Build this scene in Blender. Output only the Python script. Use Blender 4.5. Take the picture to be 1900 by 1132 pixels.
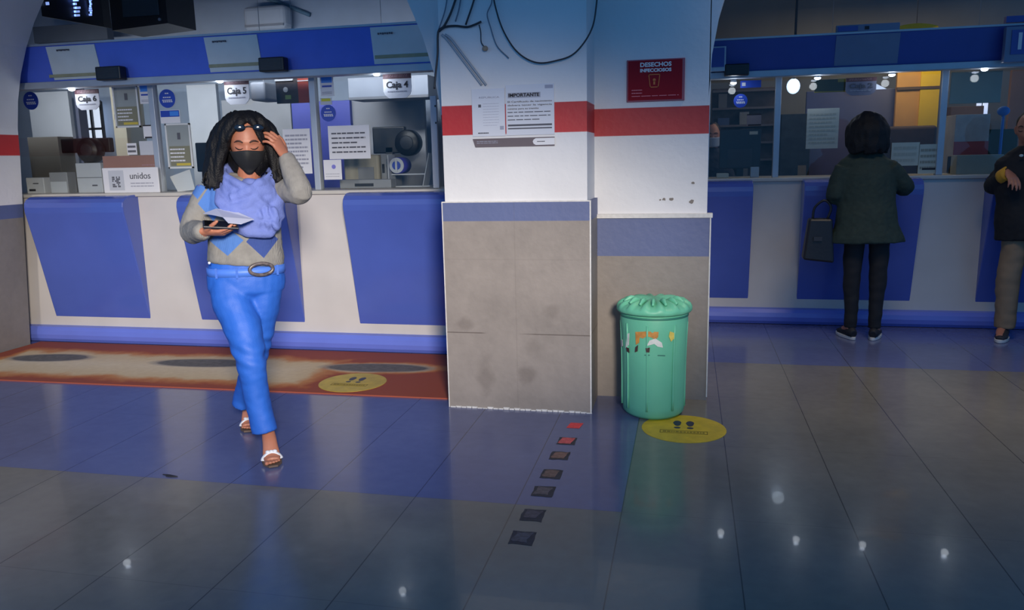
import bpy, bmesh, math, random
from mathutils import Vector, Matrix, noise
random.seed(7)
PI = math.pi
scene = bpy.context.scene
COL = scene.collection
for o in list(bpy.data.objects):
    bpy.data.objects.remove(o)

# ------------------------------------------------------------------ camera
F_PX, CX, CY, CAM_H = 1474.0, 950.0, 566.0, 1.40
_Y = Vector((328, 280, -F_PX)).normalized()
_X = Vector((6730, -125, F_PX)); _X = (_X - _X.dot(_Y) * _Y).normalized()
_Z = _X.cross(_Y)
ROT = Matrix((_X, _Y, _Z))            # camera axes -> world axes
CAM = Vector((0, 0, CAM_H))
cam_data = bpy.data.cameras.new('camera')
cam_data.sensor_width = 36.0
cam_data.lens = 36.0 * F_PX / 1900.0
cam_data.clip_start = 0.05
cam = bpy.data.objects.new('camera', cam_data)
COL.objects.link(cam)
cam.matrix_world = Matrix.Translation(CAM) @ ROT.to_4x4()
scene.camera = cam

# ------------------------------------------------------------------ world, light, exposure
world = bpy.data.worlds.new('world'); scene.world = world
world.use_nodes = True
wb = world.node_tree.nodes['Background']
wb.inputs['Color'].default_value = (0.10, 0.36, 0.82, 1)
wb.inputs['Strength'].default_value = 0.85
scene.view_settings.view_transform = 'Standard'
scene.view_settings.look = 'None'
scene.view_settings.exposure = 0.0
scene.view_settings.gamma = 1.0
scene.view_settings.use_curve_mapping = False

def lamp(kind, name, loc, target, energy, color=(1, 1, 1), **kw):
    d = bpy.data.lights.new(name, kind)
    d.energy = energy; d.color = color
    for k, v in kw.items():
        setattr(d, k, v)
    o = bpy.data.objects.new(name, d)
    COL.objects.link(o)
    o.location = loc
    if target is not None:
        o.rotation_euler = (Vector(target) - Vector(loc)).to_track_quat('-Z', 'Y').to_euler()
    return o

# added floods behind the camera, shaped to fade the upper walls; then room lights
WARM = (1.0, 0.88, 0.74)
s = lamp('SPOT', 'added_flood', (0.9, -1.6, 2.3), (-3.7, 5.0, 0.17), 2400, WARM, spot_size=math.radians(26), spot_blend=1.0, shadow_soft_size=0.35)
s.scale = (3.0, 1.0, 1.0)
s = lamp('SPOT', 'added_flood', (-3.6, -1.4, 2.3), (-4.2, 5.0, 1.0), 520, WARM, spot_size=math.radians(28), spot_blend=1.0, shadow_soft_size=0.35)
s.scale = (1.7, 1.0, 1.0)
lamp('AREA', 'added_left_office_fill', (-4.2, 5.74, 2.2), (-4.2, 7.3, 1.9), 20, (0.94, 0.96, 1.0), shape='RECTANGLE', size=5.0, size_y=0.08, spread=math.radians(80))  # added fill without a fixture, brightens the booths behind the left glass
lamp('AREA', 'added_left_office_blue_fill', (-3.4, 7.2, 2.3), (-3.4, 8.0, 3.2), 1.5, (0.22, 0.55, 1.0), shape='RECTANGLE', size=3.0, size_y=0.1)  # added blue fill, tints the upper back wall of the left office
lamp('AREA', 'right_office_ceiling_panel', (1.8, 8.3, 2.9), (1.8, 8.3, 0), 9, (1.0, 0.85, 0.6), shape='RECTANGLE', size=2.0, size_y=0.5)
lamp('AREA', 'added_right_hall_fill', (1.3, 4.3, 3.3), (1.3, 5.0, 0), 14, (1.0, 0.83, 0.62), shape='RECTANGLE', size=1.2, size_y=0.8, spread=math.radians(85))  # added unseen fill, warms the floor and counter of the right hall

# ------------------------------------------------------------------ helpers: pixels to points
def ray(u, v):
    return ROT @ Vector(((u - CX) / F_PX, -(v - CY) / F_PX, -1.0))
def P(u, v, Y):
    d = ray(u, v); return CAM + d * (Y / d.y)
def G(u, v, z=0.0):
    d = ray(u, v); return CAM + d * ((z - CAM_H) / d.z)

# ------------------------------------------------------------------ helpers: materials
def lin(c):
    out = []
    for x in c[:3]:
        x = x / 255.0
        out.append(x / 12.92 if x <= 0.04045 else ((x + 0.055) / 1.055) ** 2.4)
    return (out[0], out[1], out[2], 1.0)

class NT:
    def __init__(self, m):
        m.use_nodes = True
        self.t = m.node_tree; self.n = self.t.nodes
        self.b = self.n['Principled BSDF']
    def node(self, kind, **kw):
        n = self.n.new(kind)
        for k, v in kw.items():
            setattr(n, k, v)
        return n
    def set(self, sock, v):
        if isinstance(v, bpy.types.NodeSocket):
            self.t.links.new(v, sock)
        else:
            sock.default_value = v
    def m(self, op, a, b=0.0, c=None, clamp=False):
        n = self.node('ShaderNodeMath', operation=op); n.use_clamp = clamp
        self.set(n.inputs[0], a); self.set(n.inputs[1], b)
        if c is not None: self.set(n.inputs[2], c)
        return n.outputs[0]
    def mix(self, f, a, b):
        n = self.node('ShaderNodeMix', data_type='RGBA')
        self.set(n.inputs[0], f); self.set(n.inputs[6], a); self.set(n.inputs[7], b)
        return n.outputs[2]
    def coords(self, kind='Object'):
        tc = self.node('ShaderNodeTexCoord')
        s = self.node('ShaderNodeSeparateXYZ')
        self.t.links.new(tc.outputs[kind], s.inputs[0])
        return tc.outputs[kind], s.outputs[0], s.outputs[1], s.outputs[2]
    def world(self):
        g = self.node('ShaderNodeNewGeometry')
        s = self.node('ShaderNodeSeparateXYZ')
        self.t.links.new(g.outputs['Position'], s.inputs[0])
        return g.outputs['Position'], s.outputs[0], s.outputs[1], s.outputs[2]
    def noise(self, vec, scale, detail=3.0, rough=0.5):
        n = self.node('ShaderNodeTexNoise')
        if vec is not None: self.t.links.new(vec, n.inputs['Vector'])
        n.inputs['Scale'].default_value = scale
        n.inputs['Detail'].default_value = detail
        n.inputs['Roughness'].default_value = rough
        return n.outputs[0]
    def ramp(self, f, stops, interp='LINEAR'):
        n = self.node('ShaderNodeValToRGB'); n.color_ramp.interpolation = interp
        e = n.color_ramp.elements
        while len(e) < len(stops): e.new(0.5)
        for i, (p, c) in enumerate(stops):
            e[i].position = p; e[i].color = c if len(c) == 4 else lin(c)
        self.set(n.inputs[0], f)
        return n.outputs[0]
    def step(self, x, edge, soft):            # 0 below edge, 1 above
        return self.m('MULTIPLY_ADD', self.m('SUBTRACT', x, edge), 1.0 / soft, 0.5, clamp=True)

MATS = {}
def mat(name, rgb, rough=0.6, var=0.06, scale=6.0, metal=0.0, bump=0.0, bscale=60.0, spec=0.5, emit=None, es=0.0, coat=0.0, sheen=0.0):
    if name in MATS: return MATS[name]
    m = bpy.data.materials.new(name); t = NT(m)
    vec, x, y, z = t.coords('Object')
    c = lin(rgb)
    n = t.noise(vec, scale)
    lo = tuple(max(0, k * (1 - var)) for k in c[:3]) + (1,)
    hi = tuple(min(1, k * (1 + var)) for k in c[:3]) + (1,)
    t.set(t.b.inputs['Base Color'], t.ramp(n, [(0.3, lo), (0.7, hi)]))
    t.b.inputs['Roughness'].default_value = rough
    t.b.inputs['Metallic'].default_value = metal
    t.b.inputs['Specular IOR Level'].default_value = spec
    t.b.inputs['Coat Weight'].default_value = coat
    t.b.inputs['Sheen Weight'].default_value = sheen
    if bump:
        bn = t.node('ShaderNodeBump'); bn.inputs['Strength'].default_value = bump
        bn.inputs['Distance'].default_value = 0.01
        t.set(bn.inputs['Height'], t.noise(vec, bscale))
        t.set(t.b.inputs['Normal'], bn.outputs[0])
    if emit:
        t.b.inputs['Emission Color'].default_value = lin(emit)
        t.b.inputs['Emission Strength'].default_value = es
    MATS[name] = m
    return m

def glass_mat():
    m = bpy.data.materials.new('counter_glass'); m.use_nodes = True
    nt = m.node_tree; n = nt.nodes; n.clear()
    out = n.new('ShaderNodeOutputMaterial'); mx = n.new('ShaderNodeMixShader')
    tr = n.new('ShaderNodeBsdfTransparent'); tr.inputs[0].default_value = (0.93, 0.95, 0.95, 1)
    gl = n.new('ShaderNodeBsdfGlossy'); gl.inputs['Roughness'].default_value = 0.03
    fr = n.new('ShaderNodeFresnel'); fr.inputs[0].default_value = 1.32
    nt.links.new(fr.outputs[0], mx.inputs[0]); nt.links.new(tr.outputs[0], mx.inputs[1])
    nt.links.new(gl.outputs[0], mx.inputs[2]); nt.links.new(mx.outputs[0], out.inputs[0])
    return m
GLASS = glass_mat()

# ------------------------------------------------------------------ helpers: meshes
class MB:
    def __init__(self): self.bm = bmesh.new(); self.mi = 0
    def face(self, vs):
        try: f = self.bm.faces.new(vs); f.material_index = self.mi; return f
        except ValueError: return None
    def box(self, a, b, bev=0.0):
        x0, x1 = sorted((a[0], b[0])); y0, y1 = sorted((a[1], b[1])); z0, z1 = sorted((a[2], b[2]))
        v = [self.bm.verts.new(p) for p in ((x0,y0,z0),(x1,y0,z0),(x1,y1,z0),(x0,y1,z0),(x0,y0,z1),(x1,y0,z1),(x1,y1,z1),(x0,y1,z1))]
        fs = [self.face([v[i] for i in q]) for q in ((3,2,1,0),(4,5,6,7),(0,1,5,4),(1,2,6,5),(2,3,7,6),(3,0,4,7))]
        if bev > 0:
            es = list({e for f in fs for e in f.edges})
            r = bmesh.ops.bevel(self.bm, geom=es, offset=bev, segments=3, affect='EDGES', profile=0.5)
            for f in r['faces']: f.material_index = self.mi
        return self
    def hexa(self, bot, top):                     # two quads, same winding
        v = [self.bm.verts.new(p) for p in list(bot) + list(top)]
        n = len(bot)
        self.face(v[:n][::-1]); self.face(v[n:])
        for i in range(n):
            j = (i + 1) % n; self.face([v[i], v[j], v[n + j], v[n + i]])
        return self
    def prism(self, outline, vec):                # planar outline extruded by vec
        vec = Vector(vec)
        return self.hexa(outline, [Vector(p) + vec for p in outline])
    def tube(self, pts, rad, seg=14, ref=None, sub=5, caps=True, closed=False, power=1.0):
        """smooth tube; rad = list of r or (r_ref, r_other); ref = axis direction for the first radius"""
        pts = [Vector(p) for p in pts]
        rad = [(r, r) if isinstance(r, (int, float)) else r for r in (rad if isinstance(rad, (list, tuple)) else [rad] * len(pts))]
        n = len(pts); S = []
        def cr(a, b, c, d, t):
            return 0.5 * ((2*b) + (c-a)*t + (2*a-5*b+4*c-d)*t*t + (3*b-a-3*c+d)*t**3)
        rng = range(n) if closed else range(n - 1)
        for i in rng:
            if closed: a, b, c, d = pts[i-1], pts[i], pts[(i+1) % n], pts[(i+2) % n]; r0, r1 = rad[i], rad[(i+1) % n]
            else:
                b, c = pts[i], pts[i+1]
                a = pts[i-1] if i > 0 else b*2 - c; d = pts[i+2] if i + 2 < n else c*2 - b
                r0, r1 = rad[i], rad[i+1]
            for k in range(sub):
                t = k / sub; s = t*t*(3-2*t) if n > 2 else t
                S.append((cr(a, b, c, d, t), r0[0]*(1-s)+r1[0]*s, r0[1]*(1-s)+r1[1]*s))
        if not closed: S.append((pts[-1], rad[-1][0], rad[-1][1]))
        N = len(S); rings = []; prev = None
        for i, (p, ra, rb) in enumerate(S):
            if closed: tg = S[(i+1) % N][0] - S[i-1][0]
            else: tg = S[min(i+1, N-1)][0] - S[max(i-1, 0)][0]
            if tg.length < 1e-9: tg = Vector((0, 0, 1))
            tg.normalize()
            if ref is not None: u = Vector(ref)
            elif prev is not None: u = prev
            else: u = Vector((1, 0, 0)) if abs(tg.x) < 0.8 else Vector((0, 1, 0))
            u = u - u.dot(tg) * tg
            if u.length < 1e-5: u = prev if prev is not None else tg.orthogonal()
            u.normalize(); prev = u; w = tg.cross(u)
            rings.append([self.bm.verts.new(p + u * ra * math.cos(2*PI*k/seg) + w * rb * math.sin(2*PI*k/seg)) for k in range(seg)])
        for i in range(N if closed else N - 1):
            A, B = rings[i], rings[(i+1) % N]
            for k in range(seg):
                self.face([A[k], A[(k+1) % seg], B[(k+1) % seg], B[k]])
        if caps and not closed:
            self.face(rings[0][::-1]); self.face(rings[-1])
        return self
    def lathe(self, c, prof, seg=32, axis='Z', cap=True):
        """prof list of (r, h) along the axis from c"""
        c = Vector(c); rings = []
        for r, h in prof:
            ring = []
            for k in range(seg):
                a = 2*PI*k/seg; ca, sa = r*math.cos(a), r*math.sin(a)
                if axis == 'Z': q = Vector((ca, sa, h))
                elif axis == 'Y': q = Vector((ca, h, -sa))
                else: q = Vector((h, ca, sa))
                ring.append(self.bm.verts.new(c + q))
            rings.append(ring)
        for i in range(len(rings)-1):
            A, B = rings[i], rings[i+1]
            for k in range(seg): self.face([A[k], A[(k+1) % seg], B[(k+1) % seg], B[k]])
        if cap: self.face(rings[0][::-1]); self.face(rings[-1])
        return self
    def ball(self, c, r, seg=16, rot=None):
        r = (r, r, r) if isinstance(r, (int, float)) else r
        M = Matrix.Translation(Vector(c)) @ (rot.to_4x4() if rot else Matrix.Identity(4)) @ Matrix.Diagonal((*r, 1))
        g = bmesh.ops.create_uvsphere(self.bm, u_segments=seg, v_segments=max(6, seg*2//3), radius=1.0, matrix=M)
        for v in g['verts']:
            for f in v.link_faces: f.material_index = self.mi
        return self
    def build(self, name, m, parent=None, smooth=False, bev=0.0, base=None):
        bmesh.ops.recalc_face_normals(self.bm, faces=self.bm.faces[:])
        me = bpy.data.meshes.new(name); self.bm.to_mesh(me); self.bm.free()
        return link(name, me, m, parent, smooth, bev, base)

def link(name, me, m, parent=None, smooth=False, bev=0.0, base=None):
    o = bpy.data.objects.new(name, me); COL.objects.link(o)
    for q in (m if isinstance(m, (list, tuple)) else [m]): me.materials.append(q)
    if parent is not None:
        w = Vector((0, 0, 0)); q = parent
        while q is not None: w += q.location; q = q.parent
        org = w; o.parent = parent
        cs = [v.co for v in me.vertices]
        c = org
        me.transform(Matrix.Translation(-c)); o.location = (0, 0, 0)
    else:
        xs = [v.co for v in me.vertices]
        if base is None:
            base = Vector(((min(v.x for v in xs)+max(v.x for v in xs))/2, (min(v.y for v in xs)+max(v.y for v in xs))/2, min(v.z for v in xs)))
        me.transform(Matrix.Translation(-Vector(base))); o.location = base
    if smooth:
        for p in me.polygons: p.use_smooth = True
    if bev:
        b = o.modifiers.new('bevel', 'BEVEL'); b.width = bev; b.segments = 2; b.limit_method = 'ANGLE'
    return o

def thing(name, label, cat, loc, group=None):
    o = bpy.data.objects.new(name, None); COL.objects.link(o); o.location = loc
    o.empty_display_size = 0.1
    return tag(o, label, cat, group)
def tag(o, label, cat, group=None, kind=None):
    if label: o['label'] = label
    if cat: o['category'] = cat
    if group: o['group'] = group
    if kind: o['kind'] = kind
    return o
def struct(o, label=None, cat=None):
    o['kind'] = 'structure'
    if label: o['label'] = label
    if cat: o['category'] = cat
    return o
def bake(o):
    """apply an object's modifiers without operators"""
    dg = bpy.context.evaluated_depsgraph_get(); dg.update()
    me = bpy.data.meshes.new_from_object(o.evaluated_get(dg))
    old = o.data; o.modifiers.clear(); o.data = me; bpy.data.meshes.remove(old)
    return o
def union(mb, name, m, parent, voxel=0.005, smooth=3, fac=0.5, disp=None):
    bmesh.ops.recalc_face_normals(mb.bm, faces=mb.bm.faces[:])
    me = bpy.data.meshes.new(name); mb.bm.to_mesh(me); mb.bm.free()
    o = bpy.data.objects.new(name, me); COL.objects.link(o)
    r = o.modifiers.new('r', 'REMESH'); r.mode = 'VOXEL'; r.voxel_size = voxel
    if smooth:
        s = o.modifiers.new('s', 'SMOOTH'); s.factor = fac; s.iterations = smooth
    bake(o); me = o.data
    if disp:
        nn = [v.normal.copy() for v in me.vertices]
        for v, n_ in zip(me.vertices, nn): v.co += n_ * disp(v.co)
    bpy.data.objects.remove(o)
    me.materials.clear()
    return link(name, me, m, parent, smooth=True)

_fonts = {}
def text(s, size, pos, m, parent, name='lettering', bold=0.0, align='CENTER', normal='-Y', depth=0.0012, width=None):
    cu = bpy.data.curves.new('t', 'FONT'); cu.body = s; cu.size = size
    cu.align_x = align; cu.align_y = 'CENTER'; cu.extrude = depth; cu.offset = bold; cu.resolution_u = 3
    o = bpy.data.objects.new('t', cu); COL.objects.link(o)
    dg = bpy.context.evaluated_depsgraph_get(); dg.update()
    me = bpy.data.meshes.new_from_object(o.evaluated_get(dg))
    bpy.data.objects.remove(o); bpy.data.curves.remove(cu)
    me.materials.clear()
    if width:
        xs = [v.co.x for v in me.vertices]; me.transform(Matrix.Scale(width / max(1e-6, max(xs)-min(xs)), 4, (1, 0, 0)))
    R = Matrix.Rotation(PI/2, 4, 'X') if normal == '-Y' else Matrix.Identity(4)
    me.transform(Matrix.Translation(Vector(pos)) @ R)
    return link(name, me, m, parent)
def joined(parts, name, m, parent):
    mb = MB()
    for fn in parts: fn(mb)
    return mb.build(name, m, parent)
# ================================================================== SETTING
def banded_wall(name, red, blue, white=(214, 214, 216), grey=(140, 132, 126), blu=(86, 98, 140)):
    m = bpy.data.materials.new(name); t = NT(m)
    vec, x, y, z = t.world()
    n = t.noise(vec, 3.0, 5); n2 = t.noise(vec, 22.0, 4)
    w = t.ramp(n, [(0.3, tuple(c*0.96 for c in white)), (0.7, white)])
    r = t.ramp(n, [(0.3, (168, 34, 40)), (0.7, (186, 42, 46))])
    b = t.ramp(n, [(0.3, tuple(c*0.95 for c in blu)), (0.7, blu)])
    g = t.ramp(t.m('ADD', t.m('MULTIPLY', n, 0.7), t.m('MULTIPLY', n2, 0.3)), [(0.3, tuple(c*0.88 for c in grey)), (0.65, grey)])
    col = w
    inr = t.m('MULTIPLY', t.step(z, red[0], 0.004), t.m('SUBTRACT', 1.0, t.step(z, red[1], 0.004)))
    col = t.mix(inr, col, r)
    col = t.mix(t.m('SUBTRACT', 1.0, t.step(z, blue[1], 0.003)), col, b)
    col = t.mix(t.m('SUBTRACT', 1.0, t.step(z, blue[0], 0.003)), col, g)
    t.set(t.b.inputs['Base Color'], col)
    t.b.inputs['Roughness'].default_value = 0.55
    bn = t.node('ShaderNodeBump'); bn.inputs['Strength'].default_value = 0.15; bn.inputs['Distance'].default_value = 0.01
    t.set(bn.inputs['Height'], t.noise(vec, 30.0)); t.set(t.b.inputs['Normal'], bn.outputs[0])
    return m

WHITE_WALL = mat('white_plaster', (214, 214, 216), 0.6, 0.03, 3, bump=0.1, bscale=25)
M_PIL = banded_wall('pilaster_paint', (1.527, 1.682), (-5, -4))
M_BLK = banded_wall('pier_paint', (1.508, 1.658), (-5, -4))
M_ARCH = banded_wall('arch_paint', (1.50, 1.655), (1.025, 1.13), grey=(128, 124, 120))
M_WP = banded_wall('pilaster_wainscot_paint', (5, 6), (1.065, 3))
M_WB = banded_wall('pier_wainscot_paint', (5, 6), (0.835, 3))

# stains and seams on the pilaster wainscot
def stain_wainscot():
    m = M_WP; t = NT.__new__(NT); t.t = m.node_tree; t.n = t.t.nodes; t.b = t.n['Principled BSDF']
    vec, x, y, z = t.world()
    src = t.b.inputs['Base Color'].links[0].from_socket
    nz = t.noise(vec, 14.0, 4)
    tot = None
    for (cx, cz, rx, rz, k) in ((-1.10, 0.20, .045, .11, .5), (-0.86, 0.21, .05, .06, .6), (-1.22, 0.49, .05, .04, .55), (-0.72, 0.57, .04, .04, .4), (-0.82, 0.36, .04, .05, .3)):
        d = t.m('POWER', t.m('ADD', t.m('POWER', t.m('ABSOLUTE', t.m('DIVIDE', t.m('SUBTRACT', x, cx), rx)), 2.0),
                t.m('POWER', t.m('ABSOLUTE', t.m('DIVIDE', t.m('SUBTRACT', z, cz), rz)), 2.0)), 0.5)
        d = t.m('ADD', d, t.m('MULTIPLY', t.m('SUBTRACT', nz, 0.5), 1.6))
        k_ = t.m('MULTIPLY', t.m('SUBTRACT', 1.0, t.step(d, 0.9, 0.7)), k * 0.6)
        tot = k_ if tot is None else t.m('MAXIMUM', tot, k_)
    # horizontal seam in two stretches, and a faint vertical joint
    sz = t.m('SUBTRACT', 1.0, t.step(t.m('ABSOLUTE', t.m('SUBTRACT', z, 0.44)), 0.003, 0.002))
    sx = t.m('MAXIMUM', t.m('SUBTRACT', 1.0, t.step(x, -1.10, 0.03)), t.step(x, -0.86, 0.1))
    tot = t.m('MAXIMUM', tot, t.m('MULTIPLY', t.m('MULTIPLY', sz, sx), 0.75))
    vx = t.m('SUBTRACT', 1.0, t.step(t.m('ABSOLUTE', t.m('SUBTRACT', x, -0.915)), 0.002, 0.004))
    tot = t.m('MAXIMUM', tot, t.m('MULTIPLY', vx, 0.18))
    vz = t.m('SUBTRACT', 1.0, t.step(t.m('ABSOLUTE', t.m('SUBTRACT', z, 0.855)), 0.002, 0.004))
    tot = t.m('MAXIMUM', tot, t.m('MULTIPLY', vz, 0.15))
    t.set(t.b.inputs['Base Color'], t.mix(tot, src, lin((78, 68, 62))))
stain_wainscot()

# ---- floor
def floor_mat():
    m = bpy.data.materials.new('tiled_floor'); t = NT(m)
    vec, x, y, z = t.world()
    n = t.noise(vec, 1.6, 5, 0.6); n2 = t.noise(vec, 18.0, 4)
    k = t.m('ADD', t.m('MULTIPLY', n, 0.75), t.m('MULTIPLY', n2, 0.25))
    grey = t.ramp(k, [(0.3, (104, 101, 96)), (0.7, (124, 120, 113))])
    blue = t.ramp(k, [(0.3, (84, 90, 128)), (0.7, (98, 106, 144))])
    L = t.m('MULTIPLY', t.m('SUBTRACT', 1.0, t.step(x, -0.236, 0.004)), t.step(y, 2.988, 0.004))
    Rr = t.m('MULTIPLY', t.step(x, -0.236, 0.004), t.step(y, 5.43, 0.004))
    col = t.mix(t.m('MAXIMUM', L, Rr), grey, blue)
    def joint(c, off, per, w):
        f = t.m('FRACT', t.m('DIVIDE', t.m('SUBTRACT', c, off - per/2), per))
        return t.m('SUBTRACT', 1.0, t.step(t.m('ABSOLUTE', t.m('SUBTRACT', f, 0.5)), w / per, 0.003 / per))
    j = t.m('MAXIMUM', joint(x, -0.236, 0.4335, 0.0020), t.m('MULTIPLY', joint(y, 2.988, 0.814, 0.0012), 0.45))
    col = t.mix(t.m('MULTIPLY', j, 0.75), col, lin((38, 38, 42)))
    t.set(t.b.inputs['Base Color'], col)
    t.set(t.b.inputs['Roughness'], t.m('MULTIPLY_ADD', n2, 0.16, 0.12))
    t.b.inputs['Specular IOR Level'].default_value = 0.36
    t.b.inputs['Coat Weight'].default_value = 0.12; t.b.inputs['Coat Roughness'].default_value = 0.02
    bn = t.node('ShaderNodeBump'); bn.inputs['Strength'].default_value = 0.05; bn.inputs['Distance'].default_value = 0.01
    t.set(bn.inputs['Height'], t.noise(vec, 5.0)); t.set(t.b.inputs['Normal'], bn.outputs[0])
    return m
struct(MB().box((-8, -4, -0.1), (5, 9.6, 0)).build('floor', floor_mat()))
CEIL = mat('ceiling_paint', (150, 165, 185), 0.7, 0.03)
struct(MB().box((-8, 1.5, 3.5), (5, 9.6, 3.6)).build('ceiling', CEIL))

# ---- walls with arches
def arch_header(mb, cx, R, zs, y0, y1, ztop, n=28):
    prev = None
    for i in range(n + 1):
        a = PI * i / n
        p = (cx - R*math.cos(a), zs + R*math.sin(a))
        if prev:
            (xa, za), (xb, zb) = prev, p
            mb.hexa([(xa, y0, za), (xb, y0, zb), (xb, y0, ztop), (xa, y0, ztop)], [(xa, y1, za), (xb, y1, zb), (xb, y1, ztop), (xa, y1, ztop)])
        prev = p
AX, AR, AZ = -3.222, 1.815, 1.50
mb = MB()
arch_header(mb, AX, AR, AZ, 4.56, 5.28, 3.5)
# left jamb leans out a little towards the floor
mb.hexa([(-7.4, 4.56, 0), (-5.175, 4.56, 0), (-5.175, 5.28, 0), (-7.4, 5.28, 0)], [(-7.4, 4.56, AZ), (AX-AR, 4.56, AZ), (AX-AR, 5.28, AZ), (-7.4, 5.28, AZ)])
mb.box((-7.4, 4.56, AZ), (AX-AR, 5.28, 3.5))
struct(mb.build('wall_left', M_ARCH))
wc = MB().box((-1.305, 4.22, 0), (-0.52, 4.62, 3.5)).build('wall_center', M_PIL); struct(wc)
w = MB().box((-1.318, 4.206, 0.0), (-0.503, 4.6, 1.168)).build('wainscot', M_WP, wc)
EDGE = mat('chipped_white_edge', (205, 203, 200), 0.7, 0.08, 40)
e = MB(); e.box((-0.506, 4.203, 0), (-0.499, 4.212, 1.17)); e.box((-1.32, 4.204, 1.166), (-0.5, 4.23, 1.172)); e.box((-1.321, 4.203, 0), (-1.316, 4.212, 1.17))
random.seed(3)
for i in range(26):
    x = -1.31 + 0.81 * i / 26; e.box((x, 4.2, 0), (x + 0.034, 4.207, 0.004 + 0.009*random.random()))
e.build('edge_trim', EDGE, wc)
wr = MB().box((-0.52, 4.56, 0), (0.105, 4.60, 3.5)).build('wall_right', M_BLK); struct(wr)
MB().box((-0.52, 4.545, 0), (0.125, 4.60, 1.052)).build('wainscot', M_WB, wr)
e = MB(); e.box((-0.515, 4.53, 1.052), (0.135, 4.60, 1.075)); e.box((0.121, 4.54, 0.02), (0.128, 4.60, 1.06))
e.build('edge_trim', EDGE, wr)
mb = MB(); mb.box((AX+AR, 4.60, 0), (0.105, 5.28, 3.5)); mb.box((-1.0, 5.28, 0), (0.105, 7.4, 3.5)); mb.box((-1.0, 7.4, 0), (-0.45, 9.3, 3.5))
mb.box((-0.52, 4.6, 0), (0.105, 4.62, 3.5))
struct(mb.build('wall_middle', WHITE_WALL))
mb = MB(); arch_header(mb, 2.09, 1.99, 1.7, 4.56, 4.95, 3.5 + 0.3)
mb.box((4.08, 4.56, 0), (5, 4.95, 3.8))
struct(mb.build('wall_far', M_BLK))
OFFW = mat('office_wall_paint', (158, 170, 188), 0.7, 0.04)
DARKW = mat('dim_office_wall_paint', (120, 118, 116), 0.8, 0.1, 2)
struct(MB().box((-8, 8.0, 0), (-1.0, 8.1, 3.5)).build('wall_back', OFFW))
struct(MB().box((-8.1, 4.56, 0), (-8, 8.1, 3.5)).build('wall_side', OFFW))
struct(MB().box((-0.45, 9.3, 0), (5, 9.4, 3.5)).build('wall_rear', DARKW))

# ---- worn mat in front of the left counter
def worn_mat():
    m = bpy.data.materials.new('worn_vinyl'); t = NT(m)
    vec, x, y, z = t.world()
    n = t.noise(vec, 3.2, 5, 0.6); n2 = t.noise(vec, 26.0, 3)
    def ell(cx, cy, rx, ry, sh=0.0):
        xx = t.m('DIVIDE', t.m('SUBTRACT', x, cx), rx)
        yy = t.m('DIVIDE', t.m('SUBTRACT', y, t.m('ADD', cy, t.m('MULTIPLY', t.m('SUBTRACT', x, cx), sh))), ry)
        return t.m('SQRT', t.m('ADD', t.m('MULTIPLY', xx, xx), t.m('MULTIPLY', yy, yy)))
    e = t.m('MINIMUM', t.m('MINIMUM', ell(-4.63, 4.885, .30, .105, .10), ell(-3.35, 4.90, .36, .105, .06)), ell(-2.06, 4.945, .36, .10, .05))
    e = t.m('ADD', e, t.m('MULTIPLY', t.m('SUBTRACT', n, 0.5), 0.25))
    # cream wear zone: band from the left to x=-2.3, closing round the third patch
    band = t.m('MAXIMUM', t.m('DIVIDE', t.m('ABSOLUTE', t.m('SUBTRACT', y, 4.77)), 0.40),
               t.m('MULTIPLY_ADD', t.m('ADD', x, 2.45), 2.2, 0.62))
    band = t.m('MAXIMUM', band, t.m('MULTIPLY_ADD', t.m('ADD', x, 4.95), -4.0, 0.62))
    band = t.m('MINIMUM', band, t.m('MULTIPLY', e, 0.62))
    band = t.m('ADD', band, t.m('MULTIPLY', t.m('SUBTRACT', n, 0.5), 0.7))
    base = t.ramp(band, [(0.0, (228, 210, 176)), (0.60, (220, 196, 154)), (0.78, (206, 140, 86)), (0.95, (172, 88, 56)), (1.0, (156, 76, 58))])
    base = t.mix(t.m('MULTIPLY', n2, 0.25), base, lin((140, 96, 70)))
    hole = t.ramp(n2, [(0.3, (98, 94, 90)), (0.7, (118, 114, 108))])
    rim = t.m('MULTIPLY', t.step(e, 0.9, 0.08), t.m('SUBTRACT', 1.0, t.step(e, 1.12, 0.25)))
    base = t.mix(t.m('MULTIPLY', rim, 0.5), base, lin((70, 78, 104)))
    col = t.mix(t.m('SUBTRACT', 1.0, t.step(e, 0.97, 0.08)), base, hole)
    t.set(t.b.inputs['Base Color'], col); t.b.inputs['Roughness'].default_value = 0.75; t.b.inputs['Specular IOR Level'].default_value = .25
    return m
mm = MB()
mm.hexa([(-6.0, 4.29, 0.0), (-1.325, 4.34, 0.0), (-1.325, 4.55, 0), (-1.41, 4.55, 0), (-1.41, 5.36, 0), (-5.15, 5.36, 0), (-5.165, 4.55, 0), (-6.0, 4.55, 0)],
        [(-6.0, 4.29, 0.008), (-1.325, 4.34, 0.008), (-1.325, 4.55, 0.008), (-1.41, 4.55, 0.008), (-1.41, 5.36, 0.008), (-5.15, 5.36, 0.008), (-5.165, 4.55, 0.008), (-6.0, 4.55, 0.008)])
tag(mm.build('floor_mat', worn_mat()), 'long worn red-brown and cream floor covering with three grey bald patches before the left counter', 'floor mat')
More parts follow.
